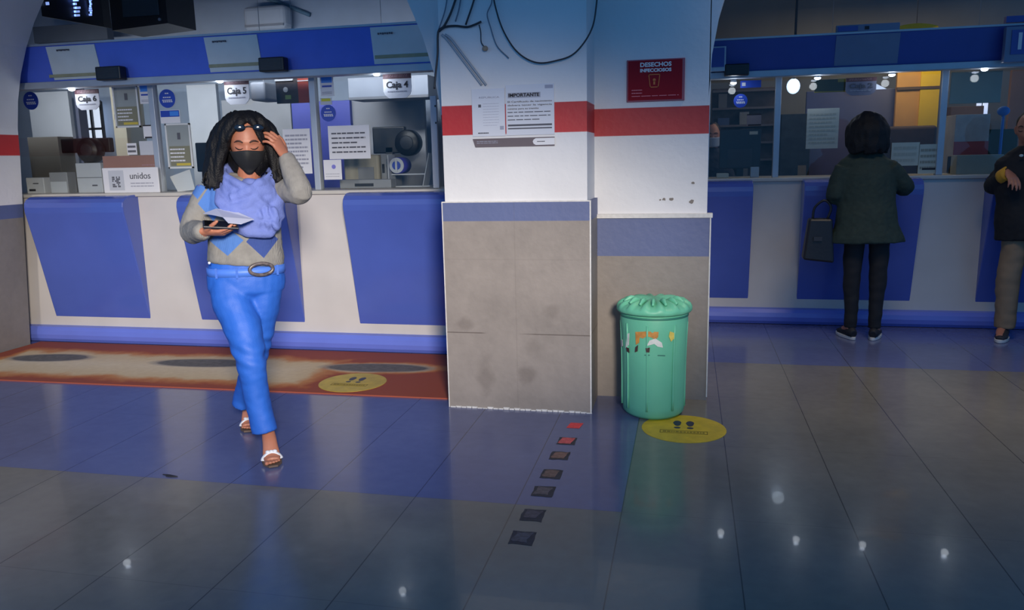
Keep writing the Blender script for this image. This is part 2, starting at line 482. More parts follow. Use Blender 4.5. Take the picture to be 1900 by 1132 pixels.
# ================================================================== COUNTERS
BLUE = mat('blue_laminate', (74, 94, 176), 0.22, 0.05, 3, coat=0.3)
CWHITE = mat('counter_white', (196, 192, 190), 0.45, 0.05, 3)
LEDGE = mat('ledge_cream', (190, 186, 178), 0.4, 0.05, 8)
ALU = mat('pale_aluminium', (168, 176, 186), 0.4, 0.05, 8, metal=0.3)
BLACK = mat('black_plastic', (22, 23, 28), 0.4, 0.1)
DGREY = mat('dark_grey_plastic', (52, 54, 60), 0.5, 0.1)
HGREY = mat('header_grey_lit', (204, 212, 212), 0.5, 0.04, 8)  # lifted to make up for light missing on the left header
HBLUE = mat('header_blue_lit', (80, 108, 214), 0.4, 0.04, 8)  # lifted too: brightness in the colour replaces light on the left header
RBLUE = mat('right_header_blue', (52, 70, 150), 0.4, 0.04, 8)  # the header blue without that lift
TOE = mat('toe_kick_blue_lit', (104, 122, 214), 0.3, 0.05, 3)  # brighter than the panels: light on its upward curve put into the colour
PAPER = mat('white_paper', (214, 215, 220), 0.7, 0.02)
CREAM = mat('cream_paper', (196, 194, 178), 0.7, 0.03)
INK = mat('grey_ink', (84, 86, 96), 0.7, 0.05)
DINK = mat('dark_ink', (40, 40, 48), 0.7, 0.05)
STBLUE = mat('sticker_blue', (36, 66, 170), 0.4, 0.05)
LTBLUE = mat('card_blue', (60, 130, 220), 0.4, 0.05)
BROWN = mat('sign_brown', (92, 62, 66), 0.5, 0.05)
BEIGE = mat('office_beige', (176, 168, 150), 0.6, 0.05)
OGREY = mat('office_grey', (142, 144, 150), 0.6, 0.05)
OLIGHT = mat('office_light_grey', (186, 190, 198), 0.5, 0.04)
OBLUE = mat('office_blue_panel', (58, 66, 160), 0.5, 0.05)
LAMPW = mat('small_lamp_glow', (255, 255, 255), 0.4, 0.0, emit=(215, 230, 255), es=14)

def panel_prism(x0, x1, yw):
    prof = [(0.0, 0.205), (0.02, 0.30), (0.06, 0.50), (0.105, 0.72), (0.145, 0.90), (0.168, 1.0), (0.182, 1.06), (0.185, 1.10), (0.178, 1.135), (0.155, 1.162), (0.12, 1.178), (0.06, 1.184), (0.0, 1.184), (-0.06, 1.184)]
    out = [(x0, yw - a, z) for a, z in prof] + [(x0, yw + 0.06, 0.205)]
    return MB().prism(out, (x1 - x0, 0, 0))

def counter(yw, x0, x1, panels, label):
    t = thing('service_counter', label, 'counter', ((x0 + x1)/2, yw, 0))
    MB().box((x0, yw, 0.13), (x1, yw + 0.55, 1.17)).build('body', CWHITE, t)
    prof = [(0.0, 0.0), (0.03, 0.004), (0.05, 0.03), (0.058, 0.065), (0.054, 0.10), (0.04, 0.128), (0.0, 0.135)]
    MB().prism([(x0, yw - a, z) for a, z in prof] + [(x0, yw + 0.5, 0.135), (x0, yw + 0.5, 0)], (x1 - x0, 0, 0)).build('toe_kick', TOE, t)
    MB().box((x0, yw - 0.03, 1.17), (x1, yw + 0.60, 1.197), 0.005).build('ledge', LEDGE, t)
    for a, b in panels:
        panel_prism(a, b, yw).build('front_panel', BLUE, t, bev=0.006)
    return t
YL, YR = 5.43, 6.78
counter(YL, -5.6, -1.43, [(-5.035, -4.154), (-3.70, -2.822), (-2.377, -1.47)], 'blue and white service counter behind the walking woman, left of the central pillar')
counter(YR, 0.12, 3.6, [(-0.30+0.43, 0.504), (0.887, 1.746), (2.22, 3.10)], 'blue and white service counter in the dim hall right of the pillar')

GL, GR = 5.56, 6.90         # glass planes
def screen(yg, x0, x1, mull, label, ztop=2.04):
    t = thing('glass_screen', label, 'glass screen', ((x0 + x1)/2, yg, 1.197))
    xs = [x0] + mull + [x1]
    for a, b in zip(xs[:-1], xs[1:]):
        MB().box((a + 0.022, yg - 0.003, 1.205), (b - 0.022, yg + 0.003, ztop)).build('glass_pane', GLASS, t)
    for m_ in [x0 + 0.02] + mull + [x1 - 0.02]:
        MB().box((m_ - 0.024, yg - 0.03, 1.197), (m_ + 0.024, yg + 0.03, ztop), 0.004).build('mullion', ALU, t)
    return t
mL = [P(291, 250, GL).x, P(587, 250, GL).x]
mR = [P(1441, 240, GR).x, P(1746, 240, GR).x]
screen(GL, -5.7, -1.62, mL, 'glass screen in pale metal frame above the left counter')
screen(GR, 0.12, 3.6, mR, 'glass screen in metal frame above the right counter', 2.028)

def header(x0, x1, yf, zb, zt, segs, label, lean=0.05, hb=None):
    """segs: list of (xa, xb, material, extra-protrusion)"""
    t = thing('header_board', label, 'header board', ((x0+x1)/2, yf + 0.1, zb))
    MB().box((x0, yf, zb - 0.005), (x1, yf + 0.11, zb + 0.045), 0.004).build('beam', ALU, t)
    z0, z1 = zb + 0.045, zt
    MB().hexa([(x0, yf + 0.03, z0), (x1, yf + 0.03, z0), (x1, yf + 0.28, z0), (x0, yf + 0.28, z0)],
              [(x0, yf + 0.03 - lean, z1), (x1, yf + 0.03 - lean, z1), (x1, yf + 0.28, z1), (x0, yf + 0.28, z1)]).build('board', hb or HBLUE, t)
    MB().box((x0, yf + 0.015 - lean, z1), (x1, yf + 0.29, z1 + 0.014)).build('top_rail', ALU, t)
    for a, b, m_ in segs:
        q = MB().hexa([(a, yf + 0.024, z0 + 0.012), (b, yf + 0.024, z0 + 0.012), (b, yf + 0.034, z0 + 0.012), (a, yf + 0.034, z0 + 0.012)],
                  [(a, yf + 0.024 - lean, z1 - 0.008), (b, yf + 0.024 - lean, z1 - 0.008), (b, yf + 0.034 - lean, z1 - 0.008), (a, yf + 0.034 - lean, z1 - 0.008)]).build('light_box', m_, t)
    return t
HYL, HYR = 5.34, 6.70
hx = lambda u, v=110: P(u, v, HYL).x
hL = header(-5.7, -1.60, HYL, 2.0, 2.30, [(hx(92), hx(182), HGREY), (hx(385), hx(483), HGREY), (hx(692), -1.615, HGREY)], 'long blue header board with grey light boxes above the left counter')
hrx = lambda u, v=90: P(u, v, HYR).x
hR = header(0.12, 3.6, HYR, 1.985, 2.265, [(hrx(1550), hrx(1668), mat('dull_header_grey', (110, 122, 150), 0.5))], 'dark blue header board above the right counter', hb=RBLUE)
# faded captions and tape marks on the grey light boxes
for u0, v0, w_ in ((100, 93, 30), (392, 77, 26), (700, 62, 26)):
    c = P(u0 + w_/2, v0, HYL - 0.03)
    mb = MB()
    for i in range(7):
        a = c.x + (i - 3) * 0.016
        mb.box((a, c.y - 0.004, c.z - 0.006 + 0.003*(i % 2)), (a + 0.010, c.y + 0.004, c.z + 0.006))
    mb.build('faded_caption', INK, hL)
TAPE = mat('yellowed_tape', (150, 150, 120), 0.6, 0.1, 20)
for u0, u1, v0, v1 in ((92, 180, 139, 148), (388, 480, 120, 130), (696, 798, 103, 112)):
    a, b = P(u0, v0, HYL + 0.015), P(u1, v0 - 4, HYL + 0.015)
    MB().box((a.x, HYL + 0.009, a.z - 0.022), (b.x, HYL + 0.016, a.z)).build('tape_strip', TAPE, hL)

# right header: end sign boxes
t = thing('wall_sign', 'small blue sign box at the left end of the right header board', 'sign', (P(1331, 110, 6.66).x, 6.66, 2.05))
a, b = P(1318, 88, 6.66), P(1346, 132, 6.66)
MB().box((a.x, 6.63, b.z), (b.x, 6.675, a.z)).build('frame', ALU, t)
MB().box((a.x + 0.01, 6.622, b.z + 0.03), (b.x - 0.012, 6.632, a.z - 0.01)).build('face', RBLUE, t)
t = thing('wall_sign', 'grey framed blue sign with a pale numeral, right end of right header board', 'sign', (P(1895, 80, 6.6).x, 6.62, 2.05))
a, b = P(1867, 50, 6.6), P(1960, 112, 6.6)
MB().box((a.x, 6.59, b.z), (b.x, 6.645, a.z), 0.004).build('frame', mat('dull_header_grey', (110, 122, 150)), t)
a2, b2 = P(1878, 56, 6.59), P(1950, 98, 6.59)
MB().box((a2.x, 6.584, b2.z), (b2.x, 6.592, a2.z)).build('face', RBLUE, t)
text('1', 0.16, (P(1893, 78, 6.58).x + 0.0, 6.583, (a2.z + b2.z)/2), PAPER, t, 'numeral', bold=0.004)
t = thing('wall_sign', 'blue upper plate raised on the right end of the right header board', 'sign', (P(1885, 35, 6.65).x, 6.69, 2.28))
a, b = P(1868, 30, 6.65), P(1960, 48, 6.65)
MB().box((a.x, 6.65, 2.285), (b.x, 6.70, a.z)).build('face', RBLUE, t)
t = thing('wall_sign', 'grey and blue sign plate standing on top of the right header board', 'sign', (P(1610, 52, 6.68).x, 6.70, 2.28))
a, b = P(1552, 48, 6.68), P(1668, 66, 6.68)
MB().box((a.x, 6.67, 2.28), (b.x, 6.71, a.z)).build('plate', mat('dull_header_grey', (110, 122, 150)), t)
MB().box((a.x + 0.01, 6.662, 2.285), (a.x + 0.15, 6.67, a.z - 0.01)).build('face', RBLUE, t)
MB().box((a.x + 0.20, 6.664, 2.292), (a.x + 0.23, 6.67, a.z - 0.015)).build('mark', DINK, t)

# speakers on the header fronts
def speaker(u0, u1, v0, v1, Y, label):
    a, b = P(u0, v0, Y), P(u1, v1, Y)
    t = thing('small_speaker', label, 'speaker', ((a.x + b.x)/2, Y + 0.04, b.z), 'small black speakers on the header boards')
    MB().box((a.x, Y, b.z), (b.x, Y + 0.0725, a.z), 0.008).build('case', BLACK, t)
    mb = MB()
    for i in range(7):
        z = b.z + (a.z - b.z) * (0.2 + 0.1 * i); mb.box((a.x + 0.02, Y - 0.003, z), (b.x - 0.02, Y + 0.001, z + 0.003))
    mb.build('grille', DGREY, t)
speaker(175, 224, 124, 147, HYL - 0.075, 'small black box speaker on header board near the left wall')
speaker(478, 527, 107, 131, HYL - 0.075, 'small black box speaker on header board above the walking woman')
speaker(1345, 1390, 119, 139, HYR - 0.075, 'small black box speaker on the right hall header board')

# little lamps tucked under the header beams
def spot(u, v, Y, label, e=14):
    c = P(u, v, Y)
    t = thing('spot_lamp', label, 'lamp', (c.x, Y, c.z), 'small lamps under the header beams')
    MB().lathe((c.x, Y, c.z), [(0.012, 0.03), (0.022, 0.022), (0.025, 0.0)], 20).build('housing', ALU, t, True)
    MB().ball((c.x, Y, c.z - 0.004), (0.024, 0.024, 0.012)).build('bulb', LAMPW, t, True)
    lamp('POINT', 'spot_lamp_light', (c.x, Y - 0.01, c.z - 0.05), None, e * 0.035, (0.85, 0.92, 1.0), shadow_soft_size=0.03)
spot(133, 165, 5.45, 'small white lamp under the left beam, closest to the left wall')
spot(408, 150, 5.45, 'small white lamp under the left beam, over the head of the walking woman')
spot(699, 137, 5.45, 'small white lamp under the left beam, closest to the pillar')
spot(1361, 153, 6.80, 'small white lamp nearest the pillar under the right beam')
spot(1517, 144, 6.80, 'small white lamp under the right beam next to the bright glare')
spot(1655, 138, 6.80, 'small white lamp under the right beam above the yellow wall')
spot(1827, 128, 6.80, 'small white lamp furthest right under the right beam')

# ---- things stuck on the glass
def rect(u0, v0, u1, v1, Y):
    a, b = P(u0, v0, Y), P(u1, v1, Y)
    return min(a.x, b.x), max(a.x, b.x), min(a.z, b.z), max(a.z, b.z)
def lines(x0, x1, z0, z1, n, Y, fill=0.45, rnd=None, mb=None):
    r = rnd or random
    mb = mb or MB(); h = (z1 - z0) / n
    for i in range(n):
        z = z1 - h * (i + 0.5); x = x0
        end = x1 - (x1 - x0) * (0.35 * r.random() if i % 3 == 2 else 0.03)
        while x < end:
            w_ = (x1 - x0) * (0.06 + 0.14 * r.random())
            mb.box((x, Y - 0.001, z - h*fill/2), (min(x + w_, end), Y + 0.0005, z + h*fill/2)); x += w_ + (x1 - x0)*0.025
    return mb
def sheet(name, label, cat, u0, v0, u1, v1, Y, m=PAPER, nl=0, group=None, ink=INK, tilt=0.0):
    x0, x1, z0, z1 = rect(u0, v0, u1, v1, Y)
    t = thing(name, label, cat, ((x0+x1)/2, Y, z0), group)
    MB().box((x0, Y - 0.0015, z0), (x1, Y + 0.0015, z1)).build('sheet', m, t)
    if nl: lines(x0 + 0.08*(x1-x0), x1 - 0.08*(x1-x0), z0 + 0.1*(z1-z0), z1 - 0.1*(z1-z0), nl, Y - 0.002).build('print', ink, t)
    if tilt:
        pass
    return t, (x0, x1, z0, z1)

def caja(num, u0, v0, u1, v1, Y, label, txt=DINK, face=None):
    x0, x1, z0, z1 = rect(u0, v0, u1, v1, Y)
    t = thing('window_sign', label, 'sign', ((x0+x1)/2, Y, z0), 'hanging teller window signs')
    h = z1 - z0; w = x1 - x0
    body = [(x0, Y, z1 - 0.22*h), (x0, Y, z0 + 0.28*h), (x0 + 0.05*w, Y, z0 + 0.14*h), (x0 + 0.2*w, Y, z0), (x1 - 0.2*w, Y, z0), (x1 - 0.05*w, Y, z0 + 0.14*h), (x1, Y, z0 + 0.28*h), (x1, Y, z1 - 0.22*h)]
    MB().prism(body, (0, 0.006, 0)).build('plate', face or PAPER, t)
    MB().box((x0, Y - 0.001, z1 - 0.22*h), (x1, Y + 0.007, z1)).build('brown_header', BROWN, t)
    lines(x0 + 0.1*w, x1 - 0.1*w, z1 - 0.16*h, z1 - 0.04*h, 2, Y - 0.002).build('header_print', mat('pale_brown_print', (150, 120, 124)), t)
    text(num, 0.36*h, ((x0+x1)/2, Y - 0.002, z0 + 0.53*h), txt, t, 'lettering', bold=0.0015, width=0.78*w)
    lines(x0 + 0.15*w, x1 - 0.15*w, z0 + 0.22*h, z0 + 0.32*h, 1, Y - 0.002).build('small_print', mat('pale_ink', (150, 152, 165)), t)
YS = GL - 0.045
caja('Caja 6', 138, 167, 186, 203, YS, 'white hanging sign reading Caja 6 behind the far left glass')
caja('Caja 5', 415, 148, 464, 193, YS, 'white hanging sign reading Caja 5 above the woman')
caja('Caja 4', 710, 137, 764, 181, YS, 'white hanging sign reading Caja 4 left of the pillar')
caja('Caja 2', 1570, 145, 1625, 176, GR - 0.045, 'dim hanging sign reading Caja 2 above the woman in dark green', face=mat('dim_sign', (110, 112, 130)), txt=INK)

def round_sticker(u, v, r, Y, label):
    c = P(u, v, Y); R = (P(u + r, v, Y).x - c.x)
    t = thing('round_sticker', label, 'sticker', (c.x, Y, c.z - R), 'round blue stickers on the glass')
    MB().lathe((c.x, Y, c.z), [(R, 0.0), (R, 0.002)], 32, 'Y').build('disc', STBLUE, t)
    mb = MB()
    for k, (w_, zz) in enumerate(((0.35, 0.55), (0.8, 0.12), (1.0, -0.18), (0.9, -0.35))):
        x = -w_ * R * 0.6
        while x < w_ * R * 0.6:
            mb.box((c.x + x, Y - 0.002, c.z + zz*R - 0.05*R), (c.x + x + 0.18*R, Y - 0.0005, c.z + zz*R + 0.07*R)); x += 0.25*R
    mb.build('print', PAPER, t)
YG = GL - 0.012
round_sticker(57, 187, 14, YG, 'round blue sticker on the glass next to the left wall')
round_sticker(310, 183, 15, YG, 'round blue sticker on the glass right of the first mullion')
round_sticker(609, 210, 14, YG - 0.0, 'round blue sticker on the glass right of the second mullion')
round_sticker(1374, 187, 13, GR - 0.012, 'round blue sticker on the glass of the right hall nearest the pillar')

def card(u0, v0, u1, v1, Y, label):
    t, (x0, x1, z0, z1) = sheet('payment_sticker', label, 'sticker', u0, v0, u1, v1, Y, PAPER, 0, 'payment card stickers')
    h = z1 - z0
    MB().box((x0 + 0.1*(x1-x0), Y - 0.003, z0 + 0.62*h), (x1 - 0.1*(x1-x0), Y - 0.001, z1 - 0.06*h)).build('blue_block', LTBLUE, t)
    MB().box((x0 + 0.14*(x1-x0), Y - 0.004, z0 + 0.42*h), (x1 - 0.14*(x1-x0), Y - 0.001, z0 + 0.50*h)).build('dark_stripe', STBLUE, t)
    lines(x0 + 0.12*(x1-x0), x1 - 0.12*(x1-x0), z0 + 0.08*h, z0 + 0.22*h, 2, Y - 0.002).build('print', mat('pale_ink', (150, 152, 165)), t)
card(257, 157, 283, 192, YG, 'white and light blue payment sticker beside the framed licence, left window')
card(593, 139, 620, 178, YG, 'white and light blue payment sticker on the glass left of Caja 4')
t, (x0, x1, z0, z1) = sheet('payment_sticker', 'blue and white oblong payment sticker above the small framed notice', 'sticker', 297, 205, 335, 228, YG, PAPER, 0, 'payment card stickers')
MB().box((x0 + 0.003, YG - 0.003, z0 + 0.48*(z1-z0)), (x1 - 0.003, YG - 0.001, z1 - 0.003)).build('blue_block', STBLUE, t)
MB().box(((x0+x1)/2, YG - 0.004, z0 + 0.55*(z1-z0)), (x1 - 0.008, YG - 0.001, z1 - 0.01)).build('light_block', LTBLUE, t)
t, (x0, x1, z0, z1) = sheet('small_logo_sticker', 'tiny white and yellow sticker below the payment sticker near Caja 4', 'sticker', 594, 182, 616, 194, YG, OLIGHT)
MB().box((x0 + 0.01, YG - 0.003, (z0+z1)/2), (x1 - 0.01, YG - 0.001, z1 - 0.005)).build('yellow_mark', mat('yellow_mark', (190, 190, 60)), t)

def framed(u0, v0, u1, v1, Y, label, top=0.5):
    x0, x1, z0, z1 = rect(u0, v0, u1, v1, Y)
    t = thing('framed_notice', label, 'notice', ((x0+x1)/2, Y, z0), 'framed notices on the glass')
    MB().box((x0, Y, z0), (x1, Y + 0.003, z1)).build('sheet', mat('notice_grey', (142, 150, 150)), t)
    mb = MB(); w = 0.012
    mb.box((x0, Y - 0.008, z0), (x0 + w, Y + 0.004, z1)); mb.box((x1 - w, Y - 0.008, z0), (x1, Y + 0.004, z1))
    mb.box((x0, Y - 0.008, z0), (x1, Y + 0.004, z0 + w)); mb.box((x0, Y - 0.008, z1 - w), (x1, Y + 0.004, z1))
    mb.build('frame', mat('white_frame', (205, 208, 208)), t)
    zm = z0 + (z1 - z0) * top
    MB().box((x0 + 0.02, Y - 0.002, z0 + 0.02), (x1 - 0.02, Y, zm)).build('lower_block', mat('notice_olive', (120, 120, 100)), t)
    lines(x0 + 0.025, x1 - 0.06, z0 + 0.045, zm - 0.01, 4, Y - 0.003, fill=0.4).build('print', PAPER, t)
    MB().box((x0 + 0.07, Y - 0.003, z0 + 0.022), (x1 - 0.022, Y - 0.001, z0 + 0.04)).build('yellow_strip', mat('notice_yellow', (190, 172, 70)), t)
    MB().box(((x0+x1)/2 - 0.01, Y - 0.003, zm + 0.05), ((x0+x1)/2 + 0.015, Y - 0.001, zm + 0.10)).build('emblem', INK, t)
framed(208, 160, 262, 236, YG, 'white framed licence with grey print on the glass left of the first mullion')
framed(306, 230, 360, 312, YG, 'white framed notice with yellow strip at the foot, left of the woman')

t, q = sheet('label_sticker', 'small white label with black edges under the licence frame', 'sticker', 265, 232, 293, 256, YG, PAPER)
MB().box((q[0], YG - 0.003, q[3] - 0.010), (q[1], YG - 0.001, q[3])).build('black_edge', DINK, t)
MB().box((q[0] + 0.01, YG - 0.003, q[2]), (q[1] - 0.02, YG - 0.001, q[2] + 0.012)).build('black_edge', DINK, t)
sheet('paper_square', 'small white square paper low on the glass under the licence', 'paper', 235, 266, 255, 287, YG, PAPER, 2)
sheet('paper_note', 'pale blank note on the glass left of the first mullion', 'paper', 258, 262, 293, 287, YG, OLIGHT)
t, q = sheet('brown_strip', 'brown cardboard strip on the glass above the white board', 'strip', 190, 290, 295, 313, YG - 0.004, mat('brown_card', (140, 106, 96)))
lines(q[0] + 0.35, q[1] - 0.02, q[2] + 0.02, q[2] + 0.04, 1, YG - 0.007).build('print', mat('pale_brown_print', (150, 120, 124)), t)
# white board standing on the ledge
x0, x1, z0, z1 = rect(190, 312, 298, 357, GL - 0.09); z0 = 1.197
t = thing('counter_notice_board', 'white rounded board with faint lettering standing on the left ledge', 'notice board', ((x0+x1)/2, GL - 0.09, z0))
MB().box((x0, GL - 0.10, z0), (x1, GL - 0.085, z1), 0.006).build('board', PAPER, t)
text('unidos', 0.07, (x0 + 0.68*(x1-x0), GL - 0.1015, z0 + 0.66*(z1-z0)), INK, t, 'lettering', width=0.18)
lines(x0 + 0.5*(x1-x0), x1 - 0.04, z0 + 0.04, z0 + 0.085, 2, GL - 0.1015, fill=0.3).build('small_print', mat('pale_ink', (150, 152, 165)), t)
random.seed(11)
mb = MB()
for i in range(6):
    for j in range(6):
        if random.random() < 0.6:
            mb.box((x0 + 0.085 + i*0.012, GL - 0.102, z0 + 0.045 + j*0.014), (x0 + 0.085 + i*0.012 + 0.011, GL - 0.100, z0 + 0.045 + j*0.014 + 0.012))
MB().box((x0 + 0.055, GL - 0.1015, z0 + 0.02), (x0 + 0.19, GL - 0.0995, z1 - 0.02)).build('photo_card', OLIGHT, t)
mb.build('dark_picture', INK, t)

# boxes on the ledge behind / before the glass
def desk_box(name, label, u0, v0, u1, v1, Y, d, m, parts=(), cat='box', z0=None, bev=0.006):
    x0, x1, za, z1 = rect(u0, v0, u1, v1, Y); z0 = za if z0 is None else z0
    t = thing(name, label, cat, ((x0+x1)/2, Y + d/2, z0))
    MB().box((x0, Y, z0), (x1, Y + d, z1), bev).build('case', m, t)
    for nm, a, b, c, e_, mm_ in parts:
        MB().box((x0 + a*(x1-x0), Y - 0.003, z0 + b*(z1-z0)), (x0 + c*(x1-x0), Y + 0.002, z0 + e_*(z1-z0))).build(nm, mm_, t)
    return t, (x0, x1, z0, z1)
LZ = 1.197
desk_box('white_box', 'small white box with black print at the far left of the ledge', 47, 330, 84, 362, GL + 0.05, 0.12, PAPER, [('print', .15, .15, .5, .28, DINK), ('print', .4, .6, .7, .66, INK)], z0=LZ)
desk_box('leaflet_box', 'grey leaflet box on the ledge between two white boxes', 90, 320, 128, 358, GL + 0.06, 0.10, OGREY, [('front_card', .05, .02, .95, .55, OLIGHT)], z0=LZ)
desk_box('white_cabinet', 'pale two-drawer box on the ledge left of the white board', 139, 303, 192, 358, GL + 0.06, 0.18, OLIGHT, [('seam', 0, .5, 1, .52, INK), ('slot', .6, .22, .8, .27, INK)], z0=LZ)
# ================================================================== BEHIND THE LEFT GLASS
def obox(name, label, cat, u0, v0, u1, v1, Y, d, m, parts=(), z0=None, bev=0.004, group=None):
    x0, x1, za, z1 = rect(u0, v0, u1, v1, Y); z0 = za if z0 is None else z0
    t = thing(name, label, cat, ((x0+x1)/2, Y + d/2, z0), group)
    MB().box((x0, Y, z0), (x1, Y + d, z1), bev).build('case', m, t)
    for nm, a, b, c, e_, mm_ in parts:
        MB().box((x0 + a*(x1-x0), Y - 0.006, z0 + b*(z1-z0)), (x0 + c*(x1-x0), Y + 0.003, z0 + e_*(z1-z0))).build(nm, mm_, t)
    return t, (x0, x1, z0, z1)
DX = 0.62
# desk behind the ledge
t = thing('office_desk', 'grey office desk running behind the left glass', 'desk', (-3.3, 6.4, 0))
MB().box((-5.1, 6.05, 1.02), (-1.7, 6.7, 1.06), 0.004).build('top', OGREY, t)
for x in (-5.0, -3.95, -2.8, -1.8): MB().box((x - 0.03, 6.1, 0), (x + 0.03, 6.65, 1.02)).build('leg', DGREY, t)

# partitions, y about 7
obox('office_partition', 'tall light grey partition behind the far left window', 'partition', 50, 172, 136, 262, 7.3, 0.05, OLIGHT, z0=0)
obox('office_column', 'dark blue grey column beside the bright office window', 'column', 134, 158, 152, 262, 7.2, 0.12, mat('dusky_column', (80, 86, 110)), z0=0)
obox('filing_cabinet', 'beige cabinet right of the bright office window', 'cabinet', 202, 158, 245, 340, 7.1, 0.3, BEIGE, [('handle', .2, .85, .5, .87, DGREY)], z0=0)
obox('office_partition', 'tall pale partition left of the grey board', 'partition', 345, 158, 412, 300, 7.3, 0.05, OLIGHT, z0=0)
obox('notice_board', 'plain grey board behind the woman and the Caja 5 sign', 'board', 410, 186, 542, 245, 7.0, 0.04, mat('board_grey', (138, 140, 146)), bev=0.004, z0=0)
obox('office_partition', 'dark violet blue partition panel behind the second mullion', 'partition', 540, 190, 652, 250, 6.95, 0.05, OBLUE, z0=0)
obox('office_partition', 'broad grey partition behind the Caja 4 window', 'partition', 652, 182, 792, 320, 7.0, 0.05, mat('board_mid_grey', (140, 142, 150)), z0=0)
obox('air_duct', 'long pale grey air duct hanging behind the Caja 4 sign', 'duct', 645, 145, 795, 180, 6.4, 0.3, mat('duct_grey', (126, 134, 150)), [('lower_lip', 0, 0, 1, .12, mat('duct_lip', (96, 100, 110)))])
obox('equipment_box', 'white rounded box hanging right of the Caja 5 sign', 'box', 462, 152, 492, 186, 6.0, 0.25, mat('dull_box_white', (140, 146, 160)), bev=0.02)
t, q = obox('poster', 'dark poster with a red panel hanging left of the second mullion', 'poster', 510, 142, 584, 190, 5.95, 0.01, mat('poster_dark', (50, 44, 50), var=0.4, scale=30))
MB().box((q[0] + 0.60*(q[1]-q[0]), 5.94, q[2]), (q[1], 5.95, q[3])).build('red_panel', mat('poster_red', (150, 60, 50)), t)
MB().box((q[0] + 0.60*(q[1]-q[0]), 5.936, q[2] + .78*(q[3]-q[2])), (q[1], 5.945, q[2] + .81*(q[3]-q[2]))).build('white_rule', PAPER, t)
MB().lathe((q[0] + 0.27*(q[1]-q[0]), 5.94, q[2] + .5*(q[3]-q[2])), [(0.02, 0), (0.02, .006)], 20, 'Y').build('white_dot', PAPER, t)
MB().box((q[0], 5.94, q[2] + .82*(q[3]-q[2])), (q[0] + .48*(q[1]-q[0]), 5.95, q[2] + .94*(q[3]-q[2]))).build('pale_strip', OLIGHT, t)
MB().box((q[0] + .25*(q[1]-q[0]), 5.94, q[2] + .15*(q[3]-q[2])), (q[0] + .4*(q[1]-q[0]), 5.95, q[2] + .3*(q[3]-q[2]))).build('green_patch', mat('poster_green', (120, 150, 90)), t)

# bright window on the office's back wall
def lit_window(name, u0, v0, u1, v1, Y, es, bars_v=1, bars_h=1, col=(215, 225, 245)):
    x0, x1, z0, z1 = rect(u0, v0, u1, v1, Y)
    m = mat('window_daylight_%s' % name, (255, 255, 255), 0.3, 0, emit=col, es=es)
    t = MB().box((x0, Y, z0), (x1, Y + 0.01, z1)).build(name, m); struct(t)
    mb = MB(); w = 0.012
    for i in range(bars_v + 2):
        x = x0 + (x1 - x0)*i/(bars_v + 1); mb.box((x - w, Y - 0.03, z0), (x + w, Y - 0.002, z1))
    for i in range(bars_h + 2):
        z = z0 + (z1 - z0)*(i/(bars_h + 1) if bars_h != 1 or i != 1 else 0.30); mb.box((x0, Y - 0.03, z - w), (x1, Y - 0.002, z + w))
    mb.build('window_frame', DGREY, t)
    return t
lit_window('window_1', 150, 190, 196, 260, 7.9, 1.0)
lit_window('window_2', 92, 58, 118, 82, 7.95, 0.55, 0, 0, (190, 215, 255))
lit_window('window_3', 134, 55, 180, 80, 7.95, 0.55, 0, 0, (190, 215, 255))

# monitors with a round black swivel mount
def monitor(u0, v0, u1, v1, uc, vc, rc, Y, label, glint=None):
    x0, x1, z0, z1 = rect(u0, v0, u1, v1, Y); c = P(uc, vc, Y - 0.12); R = P(uc + rc, vc, Y - 0.12).x - c.x
    t = thing('monitor', label, 'monitor', ((x0+x1)/2, Y, 1.06), 'monitors behind the glass')
    MB().box((x0, Y, z0), (x1, Y + 0.06, z1), 0.01).build('screen_back', BLACK, t)
    MB().lathe((c.x, Y - 0.12, c.z), [(R*0.9, 0), (R, 0.015), (R, 0.10), (R*.8, 0.13)], 32, 'Y').build('round_mount', BLACK, t, True)
    MB().lathe((c.x, Y - 0.125, c.z), [(R*0.45, 0), (R*0.62, 0.008)], 24, 'Y').build('mount_cap', DGREY, t, True)
    mb = MB(); mb.box(((x0+x1)/2 - 0.03, Y + 0.0, 1.08), ((x0+x1)/2 + 0.03, Y + 0.05, z0 + 0.05)); 
    mb.build('stand', DGREY, t)
    MB().box(((x0+x1)/2 - 0.12, Y - 0.08, 1.06), ((x0+x1)/2 + 0.12, Y + 0.12, 1.08), 0.005).build('foot', DGREY, t)
monitor(111, 258, 205, 282, 160, 279, 20, 6.35, 'black monitor with round mount behind the far left glass')
monitor(690, 236, 752, 284, 754, 265, 23, 6.58, 'black monitor with round mount behind the Caja 4 glass')
monitor(361, 265, 420, 318, 392, 298, 10, 6.4, 'dark monitor half hidden behind the woman')
obox('desk_shelf', 'grey low shelf behind the far left glass', 'shelf', 50, 255, 112, 300, 6.45, 0.2, mat('shelf_grey', (118, 114, 108)), z0=0)
obox('desk_printer', 'pale beige printer behind the Caja 4 glass under the paper notice', 'printer', 636, 288, 704, 332, 6.1, 0.3, BEIGE, [('output_slot', .42, .45, .86, .75, OGREY)], z0=1.06, bev=0.02)
obox('desk_printer', 'grey label printer under the round black mount at Caja 4', 'printer', 706, 286, 730, 334, 6.12, 0.2, OGREY, [('switch', .1, .62, .3, .80, BLACK)], z0=1.06)
obox('paper_tray', 'pale grey tray lying low behind the Caja 4 glass', 'tray', 630, 334, 726, 348, 5.78, 0.1, OGREY, [('black_slot', .30, .2, .66, .55, BLACK)], z0=1.197)
